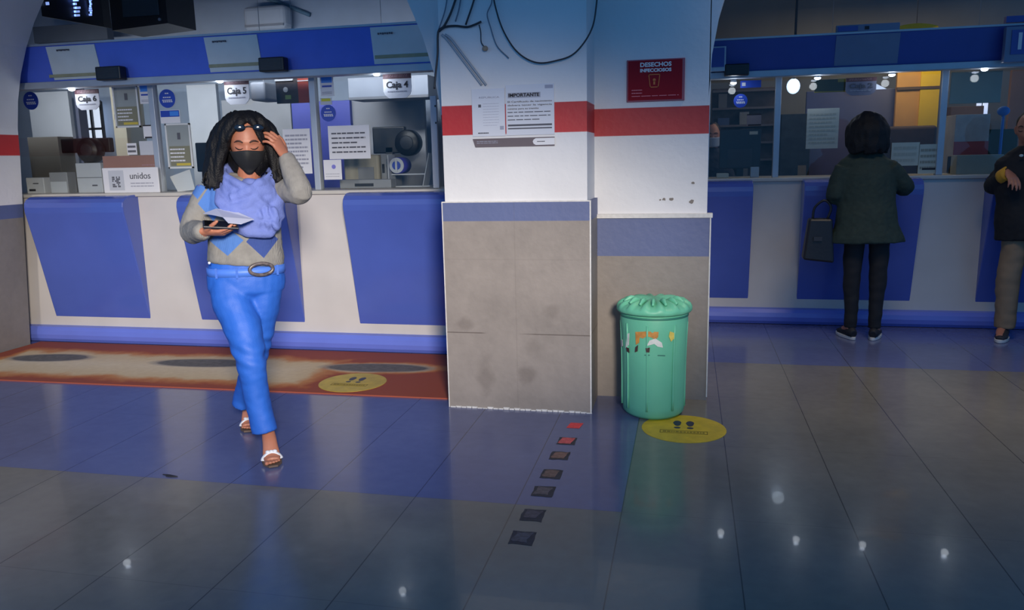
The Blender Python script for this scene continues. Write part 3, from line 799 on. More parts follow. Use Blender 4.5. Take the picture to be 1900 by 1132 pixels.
# blue tape roll
c = P(738, 307, 5.92); R = 0.062
t = thing('tape_roll', 'blue roll with pale round end standing on its side behind the Caja 4 glass', 'roll', (c.x, 5.95, c.z - R))
MB().lathe((c.x, 5.90, c.z), [(R, 0.0), (R, 0.16)], 32, 'Y').build('roll', mat('roll_blue', (62, 62, 170)), t, True)
MB().lathe((c.x, 5.892, c.z), [(R*0.95, 0.0), (R*0.95, 0.008)], 32, 'Y').build('end_disc', OLIGHT, t)
MB().lathe((c.x, 5.886, c.z), [(R*0.55, 0.0), (R*0.55, 0.006)], 24, 'Y').build('blue_core', STBLUE, t)
MB().box((c.x - 0.008, 5.882, c.z - 0.05), (c.x + 0.008, 5.887, c.z + 0.05)).build('core_bar', OLIGHT, t)
t = thing('roll_holder', 'clear plastic stand that carries the blue roll', 'stand', (c.x + 0.05, 5.95, 1.197))
mb = MB(); mb.box((c.x - 0.07, 5.90, 1.197), (c.x + 0.26, 6.04, 1.205))
mb.box((c.x - 0.075, 5.9, 1.2), (c.x - 0.067, 6.04, c.z + 0.08))
mb.hexa([(c.x+.20, 5.9, 1.2), (c.x+.206, 5.9, 1.2), (c.x+.206, 6.04, 1.2), (c.x+.20, 6.04, 1.2)], [(c.x+.26, 5.9, c.z+.09), (c.x+.266, 5.9, c.z+.09), (c.x+.266, 6.04, c.z+.09), (c.x+.26, 6.04, c.z+.09)])
mb.box((c.x - 0.07, 5.95, c.z - R - 0.012), (c.x + 0.22, 6.0, c.z - R - 0.003))
mb.build('stand', OLIGHT, t)
# papers on the glass
sheet('paper_notice', 'tall white paper with faint print on the glass behind the raised hand', 'paper', 524, 240, 580, 322, YG, PAPER, 9, 'paper notices on the left glass', mat('pale_ink', (150, 152, 165)))
t, q = sheet('paper_notice', 'landscape white paper with five lines of print on the glass under Caja 4', 'paper', 608, 234, 688, 294, YG, PAPER, 0, 'paper notices on the left glass')
lines(q[0] + .08*(q[1]-q[0]), q[1] - .08*(q[1]-q[0]), q[2] + .14*(q[3]-q[2]), q[2] + .84*(q[3]-q[2]), 5, YG - .003, fill=.3).build('print', INK, t)
t, q = sheet('small_square_sticker', 'small white square sticker with a violet emblem low on the glass by the second mullion', 'sticker', 600, 297, 635, 333, YG, PAPER)
MB().lathe(((q[0]+q[1])/2 + .01, YG - .004, q[2] + .65*(q[3]-q[2])), [(.016, 0), (.016, .002)], 20, 'Y').build('emblem', mat('violet', (120, 120, 200)), t)
lines(q[0] + .1*(q[1]-q[0]), q[1] - .1*(q[1]-q[0]), q[2] + .1*(q[3]-q[2]), q[2] + .35*(q[3]-q[2]), 2, YG - .003, fill=.2).build('print', mat('pale_ink', (150, 152, 165)), t)
# tilted sheet left of the woman
a = [P(315, 328, 5.62), P(352, 314, 5.62), P(362, 352, 5.62), P(330, 356, 5.62)]
tag(MB().prism(a, (0, 0.003, 0)).build('paper_sheet', PAPER), 'blank white sheet leaning at a slant beside the right shoulder of the walking woman', 'paper')
# white frame and black sockets beside the pillar
obox('electrical_box', 'tall white electrical box at the right end of the left counter', 'box', 797, 178, 815, 342, 5.50, 0.03, OLIGHT, [('slot', .75, .88, .95, .90, BLACK), ('slot', .75, .70, .95, .72, BLACK)], z0=1.2)

# ---- above the left header: television, queue display, air conditioner
t = thing('television', 'black television hanging above the left header board', 'television', (P(272, 20, 6.2).x, 6.2, 2.2))
x0, x1, z0, z1 = rect(196, -60, 312, 50, 6.2)
MB().hexa([(x0, 6.2, z0), (x1, 6.2, z0 + .03), (x1, 6.6, z0 + .03), (x0, 6.6, z0)], [(x0, 6.2, z1), (x1, 6.2, z1 + .03), (x1, 6.6, z1 + .03), (x0, 6.6, z1)]).build('case', BLACK, t)
x2, x3, z2, z3 = rect(220, -50, 296, 28, 6.19)
MB().box((x2, 6.185, z2), (x3, 6.2, z3), 0.006).build('screen', mat('tv_screen', (52, 64, 72), 0.15), t)
MB().lathe((P(296, 36, 6.19).x, 6.185, P(296, 36, 6.19).z), [(.012, 0), (.012, .02)], 16, 'Y').build('button', OGREY, t)
MB().box(((x0+x1)/2 - .03, 6.35, z1), ((x0+x1)/2 + .03, 6.45, 3.5)).build('bracket', BLACK, t)
t = thing('queue_display', 'black display with pale blue illegible characters hanging above the left header board', 'display', (P(135, 20, 6.4).x, 6.4, 2.2))
a, b = P(78, -60, 5.9), P(200, -60, 6.5)
bl, br = P(78, 30, 5.9), P(193, 50, 6.5)
MB().hexa([(bl.x, 5.9, bl.z), (br.x, 6.5, br.z), (br.x, 6.6, br.z), (bl.x, 6.0, bl.z)], [(bl.x, 5.9, a.z), (br.x, 6.5, a.z), (br.x, 6.6, a.z), (bl.x, 6.0, a.z)]).build('case', BLACK, t)
GLY = mat('display_glow', (200, 220, 255), 0.4, 0, emit=(150, 180, 255), es=0.8)
random.seed(5); mb = MB()
for (u0, u1, vs) in ((130, 150, range(-50, 34, 7)), (165, 171, range(-50, 30, 4))):
    for v in vs:
        for k in range(2):
            f = ((u0 + u1)/2 - 78)/115; Yk = 5.9 + 0.6*f - 0.012
            uu = u0 + (u1 - u0)*random.random()*0.5; p, q2 = P(uu, v, Yk), P(uu + (u1-u0)*0.5, v + 3, Yk)
            mb.box((p.x, Yk - .004, q2.z), (q2.x, Yk + .004, p.z))
for (u, v) in ((88, 4), (90, -12)):
    f = (u - 78)/115; Yk = 5.9 + .6*f - .012; p, q2 = P(u-3, v, Yk), P(u+3, v+5, Yk); mb.box((p.x, Yk-.004, q2.z), (q2.x, Yk+.004, p.z))
mb.build('characters', GLY, t)
MB().box((-5.05, 6.1, a.z - .02), (-4.95, 6.2, 3.5)).build('bracket', BLACK, t)
obox('wall_beam', 'dusky grey beam under the black display above the left header', 'beam', 60, 50, 200, 72, 7.6, 0.1, mat('dusk_beam', (86, 96, 112)))
t, q = obox('air_conditioner', 'pale rounded air conditioner on the office back wall above the header board', 'air conditioner', 448, 12, 530, 52, 7.75, 0.19, OLIGHT, bev=0.05)
MB().box((q[0] + .02, 7.742, q[2] + .03), (q[1] - .02, 7.755, q[2] + .05)).build('vent', OGREY, t)
p = [P(u, v, 7.97) for u, v in ((490, -5), (525, 8), (575, 28))]
o = MB().tube(p, .02).build('pipe', mat('pipe_teal', (90, 120, 140)), None, True); tag(o, 'thin dark pipe sloping down above the pale air conditioner', 'pipe')

# ================================================================== ON THE PILLAR
YP = 4.22 - 0.004
def notice(u0, v0, u1, v1, Y, name, label, m=PAPER, group=None, th=0.003):
    x0, x1, z0, z1 = rect(u0, v0, u1, v1, Y)
    t = thing(name, label, 'notice', ((x0+x1)/2, Y, z0), group)
    MB().box((x0, Y - th, z0), (x1, Y + 0.003, z1)).build('sheet', m, t)
    return t, x0, x1, z0, z1
PN = mat('pillar_paper', (202, 206, 216), 0.6, 0.02)
t, x0, x1, z0, z1 = notice(875, 166, 938, 252, YP, 'paper_notice', 'white paper notice with faint small print on the pillar, left of the IMPORTANTE sheet', PN, 'paper notices on the pillar')
FI = mat('faint_ink', (150, 154, 172))
text('REPUBLICA', .013, ((x0+x1)/2 + .005, YP - .0035, z1 - .045), FI, t, 'heading', width=.11)
mb = MB(); lines(x0 + .06, x1 - .03, z0 + .05, z1 - .07, 9, YP - .0035, fill=.2, mb=mb); mb.build('print', mat('very_faint_ink', (176, 180, 194)), t)
MB().box((x0 + .035, YP - .004, z1 - .095), (x0 + .05, YP - .003, z1 - .08)).build('dark_mark', INK, t)
lines(x0 + .03, x0 + .09, z0 + .012, z0 + .022, 1, YP - .0035, fill=.6).build('footer', INK, t)
t, x0, x1, z0, z1 = notice(938, 158, 1029, 249, YP, 'paper_notice', 'white paper notice headed IMPORTANTE on the pillar over the red stripe', PN, 'paper notices on the pillar')
zz = lambda v: P(985, v, YP).z
MB().box((P(942, 170, YP).x, YP - .0036, zz(181)), (P(1003, 170, YP).x, YP - .0028, zz(171))).build('heading_band', mat('pale_band', (160, 164, 178)), t)
text('IMPORTANTE', .024, (P(972, 176, YP).x, YP - .0045, zz(176)), DINK, t, 'heading', bold=.0008, width=P(1001, 176, YP).x - P(944, 176, YP).x)
xa, xb = P(942, 200, YP).x, P(1024, 200, YP).x
for s_, v, w_ in (('El Certificado de nacimiento', 188, 1), ('debera tener la vigencia', 194.5, 1), ('minima para su tramite', 201, .7)):
    text(s_, .012, (xa, YP - .0045, zz(v)), INK, t, 'line_text', align='LEFT', width=(xb - xa)*w_)
lines(xa, xb, zz(225), zz(204), 3, YP - .004, fill=.22).build('print', INK, t)
MB().box((xa, YP - .004, zz(233.5)), (xb, YP - .003, zz(230))).build('thick_rule', INK, t)
MB().box((xa, YP - .004, zz(239)), (xb, YP - .003, zz(236.5))).build('thick_rule', INK, t)
MB().box((P(1011, 160, YP).x, YP - .004, zz(165)), (P(1026, 160, YP).x, YP - .003, zz(158.5))).build('stamp', FI, t)
MB().box((P(928, 235, YP).x, YP - .004, zz(239)), (P(935, 235, YP).x, YP - .003, zz(232))).build('stamp', FI, t)
# brown-grey strip sign with a white pill
t = thing('strip_sign', 'dark grey strip sign with a white rounded end under the paper notices', 'sign', (P(950, 265, YP).x, YP, P(950, 273, YP).z))
MB().prism([P(877, 258, YP-.002), P(882, 273.5, YP-.002), P(1029, 270.5, YP-.002), P(1029, 253.5, YP-.002)], (0, .003, 0)).build('strip', mat('strip_brown_grey', (98, 88, 94)), t)
MB().prism([P(994, 256.5, YP-.004), P(990, 259, YP-.004), P(988.5, 262.5, YP-.004), P(990, 266.5, YP-.004), P(994, 269, YP-.004), P(1029, 268, YP-.004), P(1029, 255.5, YP-.004)], (0, .002, 0)).build('white_pill', PAPER, t)
lines(P(997, 262, YP).x, P(1012, 262, YP).x, P(1000, 264, YP).z, P(1000, 261, YP).z, 1, YP - .002 - .003, fill=.5).build('pill_print', INK, t)
lines(P(885, 266, YP).x, P(925, 262, YP).x, P(900, 267, YP).z, P(900, 261, YP).z, 2, YP - .002 - .001, fill=.35).build('print', FI, t)
# red sign
YQ = 4.56 - .012
a, b = P(1163, 112, YQ), P(1270, 186, YQ)
t = thing('red_sign', 'dark red DESECHOS sign with a bin outline on the pillar above the green bin', 'sign', ((a.x+b.x)/2, YQ, b.z))
MB().box((a.x, YQ, b.z), (b.x, YQ + .012, a.z), .002).build('board', mat('sign_edge_pink', (150, 80, 96)), t)
MB().box((a.x + .008, YQ - .003, b.z + .008), (b.x - .014, YQ, a.z - .006)).build('face', mat('sign_maroon', (138, 20, 36), 0.75, spec=.2), t)
cx = (a.x + b.x)/2
text('DESECHOS', .031, (cx + .0, YQ - .005, P(1216, 120, YQ).z), PAPER, t, 'heading', bold=.001, width=P(1245, 120, YQ).x - P(1187, 120, YQ).x)
text('INFECCIOSOS', .024, (cx + .0, YQ - .005, P(1216, 130.5, YQ).z), PAPER, t, 'heading', bold=.001, width=P(1245, 120, YQ).x - P(1187, 120, YQ).x)
OR = mat('icon_orange', (196, 110, 50))
c = P(1214, 150, YQ)
mb = MB(); w, h, k = .032, .035, .004
mb.prism([(c.x - w, YQ - .005, c.z + h), (c.x - w*.72, YQ - .005, c.z - h), (c.x - w*.72 + k, YQ - .005, c.z - h), (c.x - w + k, YQ - .005, c.z + h)], (0, .002, 0))
mb.prism([(c.x + w - k, YQ - .005, c.z + h), (c.x + w*.72 - k, YQ - .005, c.z - h), (c.x + w*.72, YQ - .005, c.z - h), (c.x + w, YQ - .005, c.z + h)], (0, .002, 0))
mb.box((c.x - w, YQ - .005, c.z + h - k), (c.x + w, YQ - .003, c.z + h)); mb.box((c.x - w*.72, YQ - .005, c.z - h), (c.x + w*.72, YQ - .003, c.z - h + k))
mb.lathe((c.x, YQ - .005, c.z + .005), [(.008, 0), (.008, .002)], 12, 'Y'); mb.box((c.x - .005, YQ - .005, c.z - .02), (c.x + .005, YQ - .003, c.z))
mb.build('bin_icon', OR, t)
PK = mat('pink_print', (214, 120, 130))
lines(P(1172, 168, YQ).x, P(1192, 168, YQ).x, P(1180, 176, YQ).z, P(1180, 165, YQ).z, 2, YQ - .004, fill=.3).build('small_print', PK, t)
lines(P(1172, 180, YQ).x, P(1262, 180, YQ).x, P(1180, 181, YQ).z, P(1180, 177, YQ).z, 1, YQ - .004, fill=.3).build('small_print', PK, t)
# chipped spots on the pier
DK = mat('chip_grey', (120, 112, 106))
random.seed(21)
for (u, v, r) in ((1286, 340, .010), (1283, 374, .014), (1246, 369, .012), (1232, 370, .010), (1225, 371, .006)):
    c = P(u, v, 4.558); mb = MB()
    mb.prism([(c.x + r*(0.7 + .6*random.random())*math.cos(k*PI/4), 4.558, c.z + r*.8*(0.5 + .8*random.random())*math.sin(k*PI/4)) for k in range(8)], (0, .002, 0))
    mb.build('paint_chip', DK, wr)

# ---- cables
CAB = mat('cable_black', (34, 38, 46), 0.5)
CG = mat('cable_grey', (96, 108, 124), 0.5)
def cable(pts, r, label, m=CAB, Y=4.205, name='hanging_cable', group='cables hanging on the pillar', parent=None):
    if pts[0][1] <= -20: pts = [(pts[0][0], v_) for v_ in (-440, -260, -150, -85, -45)] + list(pts)
    if pts[-1][1] <= -20: pts = list(pts) + [(pts[-1][0], v_) for v_ in (-45, -85, -150, -260, -440)]
    pp = [P(a_[0], a_[1], a_[2] if len(a_) > 2 else Y) for a_ in pts]
    o = MB().tube(pp, r, 8, sub=6).build(name, m, parent, True)
    if parent is None: tag(o, label, 'cable', group)
    return o
cable([(914, -30), (917, 3), (930, 48), (948, 82), (965, 101), (985, 113), (1005, 117), (1030, 113), (1060, 103), (1083, 80), (1100, 48), (1107, 5), (1109, -30)], .0042, 'long black cable sagging in a loop across the upper pillar', Y=4.19)
cable([(884, -20), (877, 8), (864, 46)], .005, 'short dark cable coming down to the bracket on the upper pillar')
cable([(850, -20), (838, 20), (824, 48), (813, 60), (812, 100), (808, 140), (806, 165)], .006, 'dark cable running down the left edge of the pillar')
cable([(857, -20), (852, 15), (845, 40)], .004, 'thin grey cable left of the bracket on the upper pillar', CG)
t = cable([(815, 58), (826, 50), (845, 48), (866, 50), (880, 46), (893, 40)], .0055, 'dark bent wire bracket sticking out on the upper pillar', name='wire_bracket')
o = cable([(889, 46), (892, 60), (893, 78), (899, 88)], .003, 'thin cable end with a pale connector dangling on the upper pillar')
c = P(900, 90, 4.2)
MB().ball((c.x, 4.2, c.z), (.016, .010, .014)).build('connector', mat('connector_tan', (150, 130, 110)), o, True)
cable([(913, -20), (912, 5), (904, 26), (910, 50), (922, 85), (944, 108)], .003, 'thin pale grey cable curving behind the sagging loop', CG)
cable([(831, -20), (826, 18), (812, 60)], .0035, 'thin grey cable slanting to the left edge of the pillar', CG)
for du, lb in ((0, 'upper of two parallel grey conduits slanting down to the paper notices'), (-8, 'lower of two parallel grey conduits slanting down to the paper notices')):
    cable([(826 + du*.8, 64), (838 + du, 74), (864 + du, 108), (902 + du, 158)], .006, lb, mat('conduit_grey', (150, 158, 168)), Y=4.208, name='conduit')

# ================================================================== GREEN BIN
BG = mat('bin_green', (106, 188, 152), 0.45, 0.06, 5, bump=0.05)
bc = Vector((-0.168, 4.292, 0))
t = thing('waste_bin', 'dented green plastic bin with a fluted lid in the corner of the pillar', 'bin', bc)
mb = MB(); prof = [(.120, .0), (.150, .004), (.163, .02), (.168, .06), (.170, .20), (.172, .35), (.176, .47), (.180, .53), (.178, .545), (.178, .565), (.168, .572), (.150, .572)]
rings = []; SEG = 64
for r, h in prof:
    rings.append([mb.bm.verts.new(bc + Vector((r*(1 + .012*math.cos(4*a_) + .012*math.sin(3*a_ + h*6))*math.cos(a_), r*(1 + .012*math.cos(4*a_) + .012*math.sin(3*a_ + h*6))*math.sin(a_), h))) for a_ in [2*PI*k/SEG for k in range(SEG)]])
for A, B in zip(rings[:-1], rings[1:]):
    for k in range(SEG): mb.face([A[k], A[(k+1) % SEG], B[(k+1) % SEG], B[k]])
mb.face(rings[0][::-1]); mb.face(rings[-1])
body = mb.build('body', BG, t, True)
# vertical moulded ribs
for k, a_ in enumerate((-.55*PI, -.28*PI, -.78*PI, -.05*PI, -.95*PI)):
    x, y = math.cos(a_), math.sin(a_)
    MB().tube([bc + Vector((x*(.170), y*.170, .05)), bc + Vector((x*.171, y*.171, .3)), bc + Vector((x*.178, y*.178, .52))], .006, 8, sub=4).build('moulded_rib', BG, t, True)
MB().lathe(bc + Vector((0, 0, .555)), [(.176, -.006), (.184, -.004), (.184, .004), (.176, .006)], 48, cap=False).build('rim_groove', mat('bin_dark_green', (52, 120, 102)), t, True)
# lid with radial flutes
mb = MB(); rings = []; SEG = 144
for r, h, am in ((.176, .572, 0), (.196, .574, 0), (.202, .584, .3), (.201, .600, .6), (.192, .614, 1), (.172, .626, 1.3), (.14, .634, 1.2), (.10, .640, .8), (.05, .644, .2), (.01, .645, 0)):
    ring = []
    for k in range(SEG):
        a_ = 2*PI*k/SEG; fl = max(0, math.cos(a_*14))**.6 if math.cos(a_*14) > 0 else 0
        hh = h + am*.012*fl - am*.006
        ring.append(mb.bm.verts.new(bc + Vector((r*math.cos(a_), r*math.sin(a_), hh))))
    rings.append(ring)
for A, B in zip(rings[:-1], rings[1:]):
    for k in range(SEG): mb.face([A[k], A[(k+1) % SEG], B[(k+1) % SEG], B[k]])
mb.face(rings[0][::-1]); mb.face(rings[-1])
lid = mb.build('lid', BG, t, True)
for k in range(7):
    a_ = -PI*.5 + (k - 3)*.42
    p0 = bc + Vector((.09*math.cos(a_), .09*math.sin(a_), .638)); p1 = bc + Vector((.165*math.cos(a_), .165*math.sin(a_), .628))
    MB().tube([p0, (p0+p1)/2 + Vector((0, 0, .012)), p1], [(.006, .006), (.010, .016), (.007, .008)], 10, sub=4).build('lid_flute', BG, lid, True)
# remains of torn stickers, curved on the body
def patch(u0, v0, pts, m, name):
    mb = MB(); vs = []
    for du, dv in pts:
        p = P(u0 + du, v0 + dv, 4.12); d = (p - CAM).normalized()
        # meet the cylinder of radius .176 round bc
        o2 = Vector((CAM.x - bc.x, CAM.y - bc.y)); d2 = Vector((d.x, d.y)); A = d2.dot(d2); B = 2*o2.dot(d2); C_ = o2.dot(o2) - .1785**2
        disc = B*B - 4*A*C_
        if disc < 0: return
        tt = (-B - math.sqrt(disc))/(2*A); vs.append(CAM + d*tt)
    outer = [v + (Vector((v.x - bc.x, v.y - bc.y, 0)).normalized())*.0012 for v in vs]
    mb.hexa(vs, outer)
    mb.build(name, m, t)
TO = mat('torn_label_orange', (190, 132, 62), 0.7, 0.2, 40); TW = mat('torn_label_white', (214, 214, 206), 0.7, 0.1, 40); TD = mat('torn_label_dark', (70, 50, 46)); TY = mat('torn_label_yellow', (210, 190, 90), 0.7, .1, 40)
patch(0, 0, [(1179, 616), (1200, 615), (1200, 624), (1193, 628), (1187, 626), (1186, 636), (1180, 640)], TO, 'sticker_scrap')
patch(0, 0, [(1200, 615), (1222, 616), (1221, 626), (1216, 630), (1208, 626), (1200, 624)], TO, 'sticker_scrap')
patch(0, 0, [(1163, 620), (1168, 618), (1167, 640), (1161, 646), (1162, 632)], TW, 'sticker_scrap')
patch(0, 0, [(1152, 632), (1155, 630), (1156, 642), (1153, 644)], TW, 'sticker_scrap')
patch(0, 0, [(1205, 632), (1216, 628), (1228, 636), (1230, 645), (1220, 643), (1214, 638), (1200, 642)], TW, 'sticker_scrap')
patch(0, 0, [(1243, 615), (1252, 618), (1251, 628), (1245, 634), (1241, 624)], TY, 'sticker_scrap')
patch(0, 0, [(1179, 644), (1184, 640), (1183, 652), (1178, 654)], TD, 'sticker_scrap')
patch(0, 0, [(1162, 644), (1167, 646), (1168, 655), (1163, 652)], TD, 'sticker_scrap')
patch(0, 0, [(1198, 646), (1206, 645), (1205, 654), (1199, 654)], TD, 'sticker_scrap')
patch(0, 0, [(1196, 658), (1234, 659), (1234, 661), (1196, 660)], mat('bin_dark_green', (52, 120, 102)), 'scratch')

# ================================================================== ON THE FLOOR
def floor_disc(cx, cy, r, zt, label, ry=None):
    t = thing('floor_sticker', label, 'floor sticker', (cx, cy, zt), 'round yellow distance stickers')
    ye = mat('floor_sticker_yellow', (196, 166, 34), 0.45, 0.15, 14)
    MB().lathe((cx, cy, zt), [(r, 0), (r, .0015)], 48).build('disc', ye, t)
    fd = mat('footprint_ink', (40, 46, 66), .5)
    for s_ in (-1, 1):
        x = cx + s_*.033
        mb = MB(); out = [(x + .022*math.cos(a_)*(1 if math.sin(a_) > 0 else .85), cy + .075 + .042*math.sin(a_), zt + .0018) for a_ in [2*PI*k/20 for k in range(20)]]
        mb.prism(out, (0, 0, .0006)); mb.build('footprint_sole', fd, t)
        mb = MB(); out = [(x + .017*math.cos(a_), cy + .006 + .014*math.sin(a_), zt + .0018) for a_ in [2*PI*k/16 for k in range(16)]]
        mb.prism(out, (0, 0, .0006)); mb.build('footprint_heel', fd, t)
    oi = mat('sticker_olive_ink', (120, 104, 30))
    mb = MB()
    for (y0, y1) in ((-.035, -.041), (-.075, -.081)): mb.box((cx - .12, cy + y1, zt + .0018), (cx + .12, cy + y0, zt + .0023))
    for x in (-.12, .116): mb.box((cx + x, cy - .081, zt + .0018), (cx + x + .004, cy - .035, zt + .0023))
    x = -.105
    random.seed(2)
    while x < .1:
        w_ = .006 + .012*random.random(); mb.box((cx + x, cy - .066, zt + .0018), (cx + x + w_, cy - .05, zt + .0023)); x += w_ + .004
    mb.build('caption_band', oi, t)
floor_disc(-2.075, 4.575, .215, .0085, 'round yellow distance sticker on the worn mat before the counter')
floor_disc(0.0, 4.03, .215, .0, 'round yellow distance sticker on the tiles in front of the green bin')
random.seed(9)
sq = [((-.562, 3.989), (226, 62, 66), 0, 'bright red tape square nearest the pillar'), ((-.573, 3.757), (206, 82, 84), .3, 'pinkish red tape square second from the pillar'),
      ((-.577, 3.556), (128, 92, 80), .5, 'faded brown tape square third from the pillar'), ((-.58, 3.329), (112, 84, 76), .6, 'faded brown tape square just inside the blue tiles, fourth from the pillar'),
      ((-.581, 3.138), (92, 80, 84), .7, 'grubby grey tape square at the edge of the blue tiles'), ((-.583, 2.905), (70, 64, 76), .8, 'dark worn tape square, second from the bottom of the row'),
      ((-.586, 2.71), (62, 66, 80), .8, 'dark worn tape square nearest the camera')]
for (x, y), c_, g_, lb in sq:
    t = thing('tape_square', lb + ' on the floor', 'tape square', (x, y, 0), 'tape squares in a row on the floor')
    w_, h_ = .034, .042
    if g_:
        mb = MB(); out = []
        for k in range(16):
            a_ = 2*PI*k/16; sx_ = max(-1, min(1, 1.5*math.cos(a_))); sy_ = max(-1, min(1, 1.5*math.sin(a_)))
            out.append((x + (w_ + .008 + .006*random.random())*sx_ + .003, y + (h_ + .006 + .008*random.random())*sy_ - .006, .0006))
        mb.prism(out, (0, 0, .0005)); mb.build('glue_residue', mat('glue_residue', (44, 44, 54), .6, .4, 60), t)
    mb = MB(); out = []
    for k in range(16):
        a_ = 2*PI*k/16; sx_ = max(-1, min(1, 1.5*math.cos(a_))); sy_ = max(-1, min(1, 1.5*math.sin(a_)))
        j = 1 - g_*.35*random.random()
        out.append((x + w_*sx_*j + .006*sy_, y + h_*sy_*j, .0012))
    mb.prism(out, (0, 0, .0006)); mb.build('tape', mat('tape_%d_%d' % (c_[0], c_[1]), c_, .5, .2 + g_*.3, 50), t)
c = G(315, 884)
mb = MB(); out = [(c.x + .035*math.cos(a_)*(1 + .4*math.sin(3*a_)), c.y + .010*math.sin(a_) - .2*.035*math.cos(a_), .0005) for a_ in [2*PI*k/20 for k in range(20)]]
mb.prism(out, (0, 0, .004)); tag(mb.build('litter_scrap', DINK), 'small dark scrap of litter lying on the edge of the blue tiles', 'litter')

# ================================================================== BEHIND THE RIGHT GLASS
t = thing('office_desk', 'dark office desk running behind the right glass', 'desk', (1.8, 7.6, 0))
MB().box((0.15, 7.42, 1.02), (3.5, 7.98, 1.06), .004).build('top', mat('desk_brown', (80, 66, 56)), t)
for x in (.3, 1.3, 2.3, 3.3): MB().box((x - .03, 7.45, 0), (x + .03, 7.92, 1.02)).build('leg', DGREY, t)
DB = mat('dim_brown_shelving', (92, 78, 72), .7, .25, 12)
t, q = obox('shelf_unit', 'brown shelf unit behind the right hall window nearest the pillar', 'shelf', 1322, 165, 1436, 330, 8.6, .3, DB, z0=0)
for k in range(6):
    z = 1.15 + k*.17; MB().box((q[0], 8.47, z), (q[1], 8.60, z + .02)).build('shelf_board', mat('dim_shelf_edge', (120, 104, 98)), t)
random.seed(31)
for k in range(9):
    lv = k % 5; x = q[0] + .03 + (.22 if k >= 5 else 0) + .05*random.random(); z = 1.171 + .17*lv
    cc = random.choice([(120, 110, 104), (150, 140, 130), (110, 76, 72), (84, 92, 120)])
    o = MB().box((x, 8.475, z), (x + .08 + .06*random.random(), 8.585, z + .05 + .09*random.random())).build('folder', mat('folder_%d' % cc[0], cc)); tag(o, ['pale', 'brownish', 'dark red', 'slate blue'][[(150, 140, 130), (120, 110, 104), (110, 76, 72), (84, 92, 120)].index(cc)] + ' folder on the ' + ('left' if k < 5 else 'right') + ' of the ' + ['lowest', 'second lowest', 'middle', 'second highest', 'highest'][lv] + ' board of the brown shelf unit', 'folder', 'folders on the brown shelf unit')
obox('computer_monitor', 'black computer monitor seen from behind at the right counter nearest the pillar', 'monitor', 1336, 241, 1410, 312, 7.55, .06, BLACK, [('pale_label', .72, .86, .92, .94, CREAM), ('back_hump', .2, .05, .8, .5, DGREY)])
x0, x1, z0, z1 = rect(1355, 300, 1392, 330, 7.57)
t = thing('monitor_stand', 'black stand below the right hall computer monitor', 'stand', ((x0+x1)/2, 7.6, 1.06))
MB().box((x0, 7.48, 1.06), (x1, 7.72, 1.08), .005).build('foot', BLACK, t); MB().box(((x0+x1)/2 - .03, 7.62, 1.07), ((x0+x1)/2 + .03, 7.65, z1 + .05)).build('post', BLACK, t)
obox('paper_stack', 'small pale pad on the right ledge by the pillar', 'paper', 1330, 322, 1352, 333, GR + .06, .1, CREAM, z0=1.197)
obox('paper_stack', 'white and blue pad on the right ledge below the computer monitor', 'paper', 1393, 310, 1408, 331, GR + .06, .05, OLIGHT, z0=1.197)
YH = GR - .012
t, q = sheet('blue_sticker_band', 'blue and grey oblong sticker at the top of the right hall glass', 'sticker', 1374, 150, 1412, 162, YH, STBLUE)
MB().box((q[0] + .012, YH - .004, q[2] + .015), (q[0] + .04, YH - .001, q[3] - .015)).build('mark', OLIGHT, t)
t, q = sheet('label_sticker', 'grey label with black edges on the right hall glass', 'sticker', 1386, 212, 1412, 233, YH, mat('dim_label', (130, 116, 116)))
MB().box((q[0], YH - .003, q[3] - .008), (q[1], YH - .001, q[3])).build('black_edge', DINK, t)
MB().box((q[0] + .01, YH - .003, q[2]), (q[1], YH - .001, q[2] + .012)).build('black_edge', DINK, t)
# middle window
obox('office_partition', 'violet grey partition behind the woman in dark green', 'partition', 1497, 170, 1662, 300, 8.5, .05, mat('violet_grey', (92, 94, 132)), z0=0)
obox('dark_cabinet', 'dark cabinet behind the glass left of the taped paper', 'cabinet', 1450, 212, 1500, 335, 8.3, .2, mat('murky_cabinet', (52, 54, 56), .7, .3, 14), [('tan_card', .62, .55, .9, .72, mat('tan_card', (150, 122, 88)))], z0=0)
YEL = mat('yellow_wall_paint', (222, 180, 40), .6, .05)
t, q = obox('wall_panel', 'yellow and orange wall panel behind the right glass', 'panel', 1666, 128, 1742, 236, 8.4, .05, mat('orange_wall_paint', (206, 150, 84)), z0=0)
MB().box((q[0] + .52*(q[1]-q[0]), 8.385, q[2]), (q[1], 8.4, q[3])).build('yellow_half', YEL, t)
MB().box((q[0], 8.375, P(1700, 166, 8.4).z), (q[1], 8.4, P(1700, 161, 8.4).z)).build('cross_rail', mat('rail_brown', (90, 70, 60)), t)
lamp('AREA', 'yellow_corner_lamp', (P(1700, 190, 7.9).x, 7.9, 2.3), (P(1700, 190, 8.4).x, 8.4, 1.9), 3, (1.0, .82, .45), shape='RECTANGLE', size=.4, size_y=.2)
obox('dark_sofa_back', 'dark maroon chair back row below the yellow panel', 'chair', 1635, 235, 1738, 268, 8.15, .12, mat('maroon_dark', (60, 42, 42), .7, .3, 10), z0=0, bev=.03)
obox('sign_frame', 'dark green sign with yellow edge behind the right glass near the glare', 'sign', 1512, 148, 1572, 170, 7.9, .02, mat('green_dark_sign', (56, 66, 50)), [('yellow_edge', .7, .75, 1, 1, mat('edge_yellow', (150, 140, 50))), ('yellow_edge', .0, .0, 1, .08, mat('edge_yellow', (150, 140, 50)))])
c = P(1472, 160, 8.0)
t = thing('glare_globe', 'bright round globe standing in for the glare on the right glass beside the mullion', 'lamp', (c.x, 8.0, c.z))  # added glowing globe in place of a reflected glare, no lamp hangs here
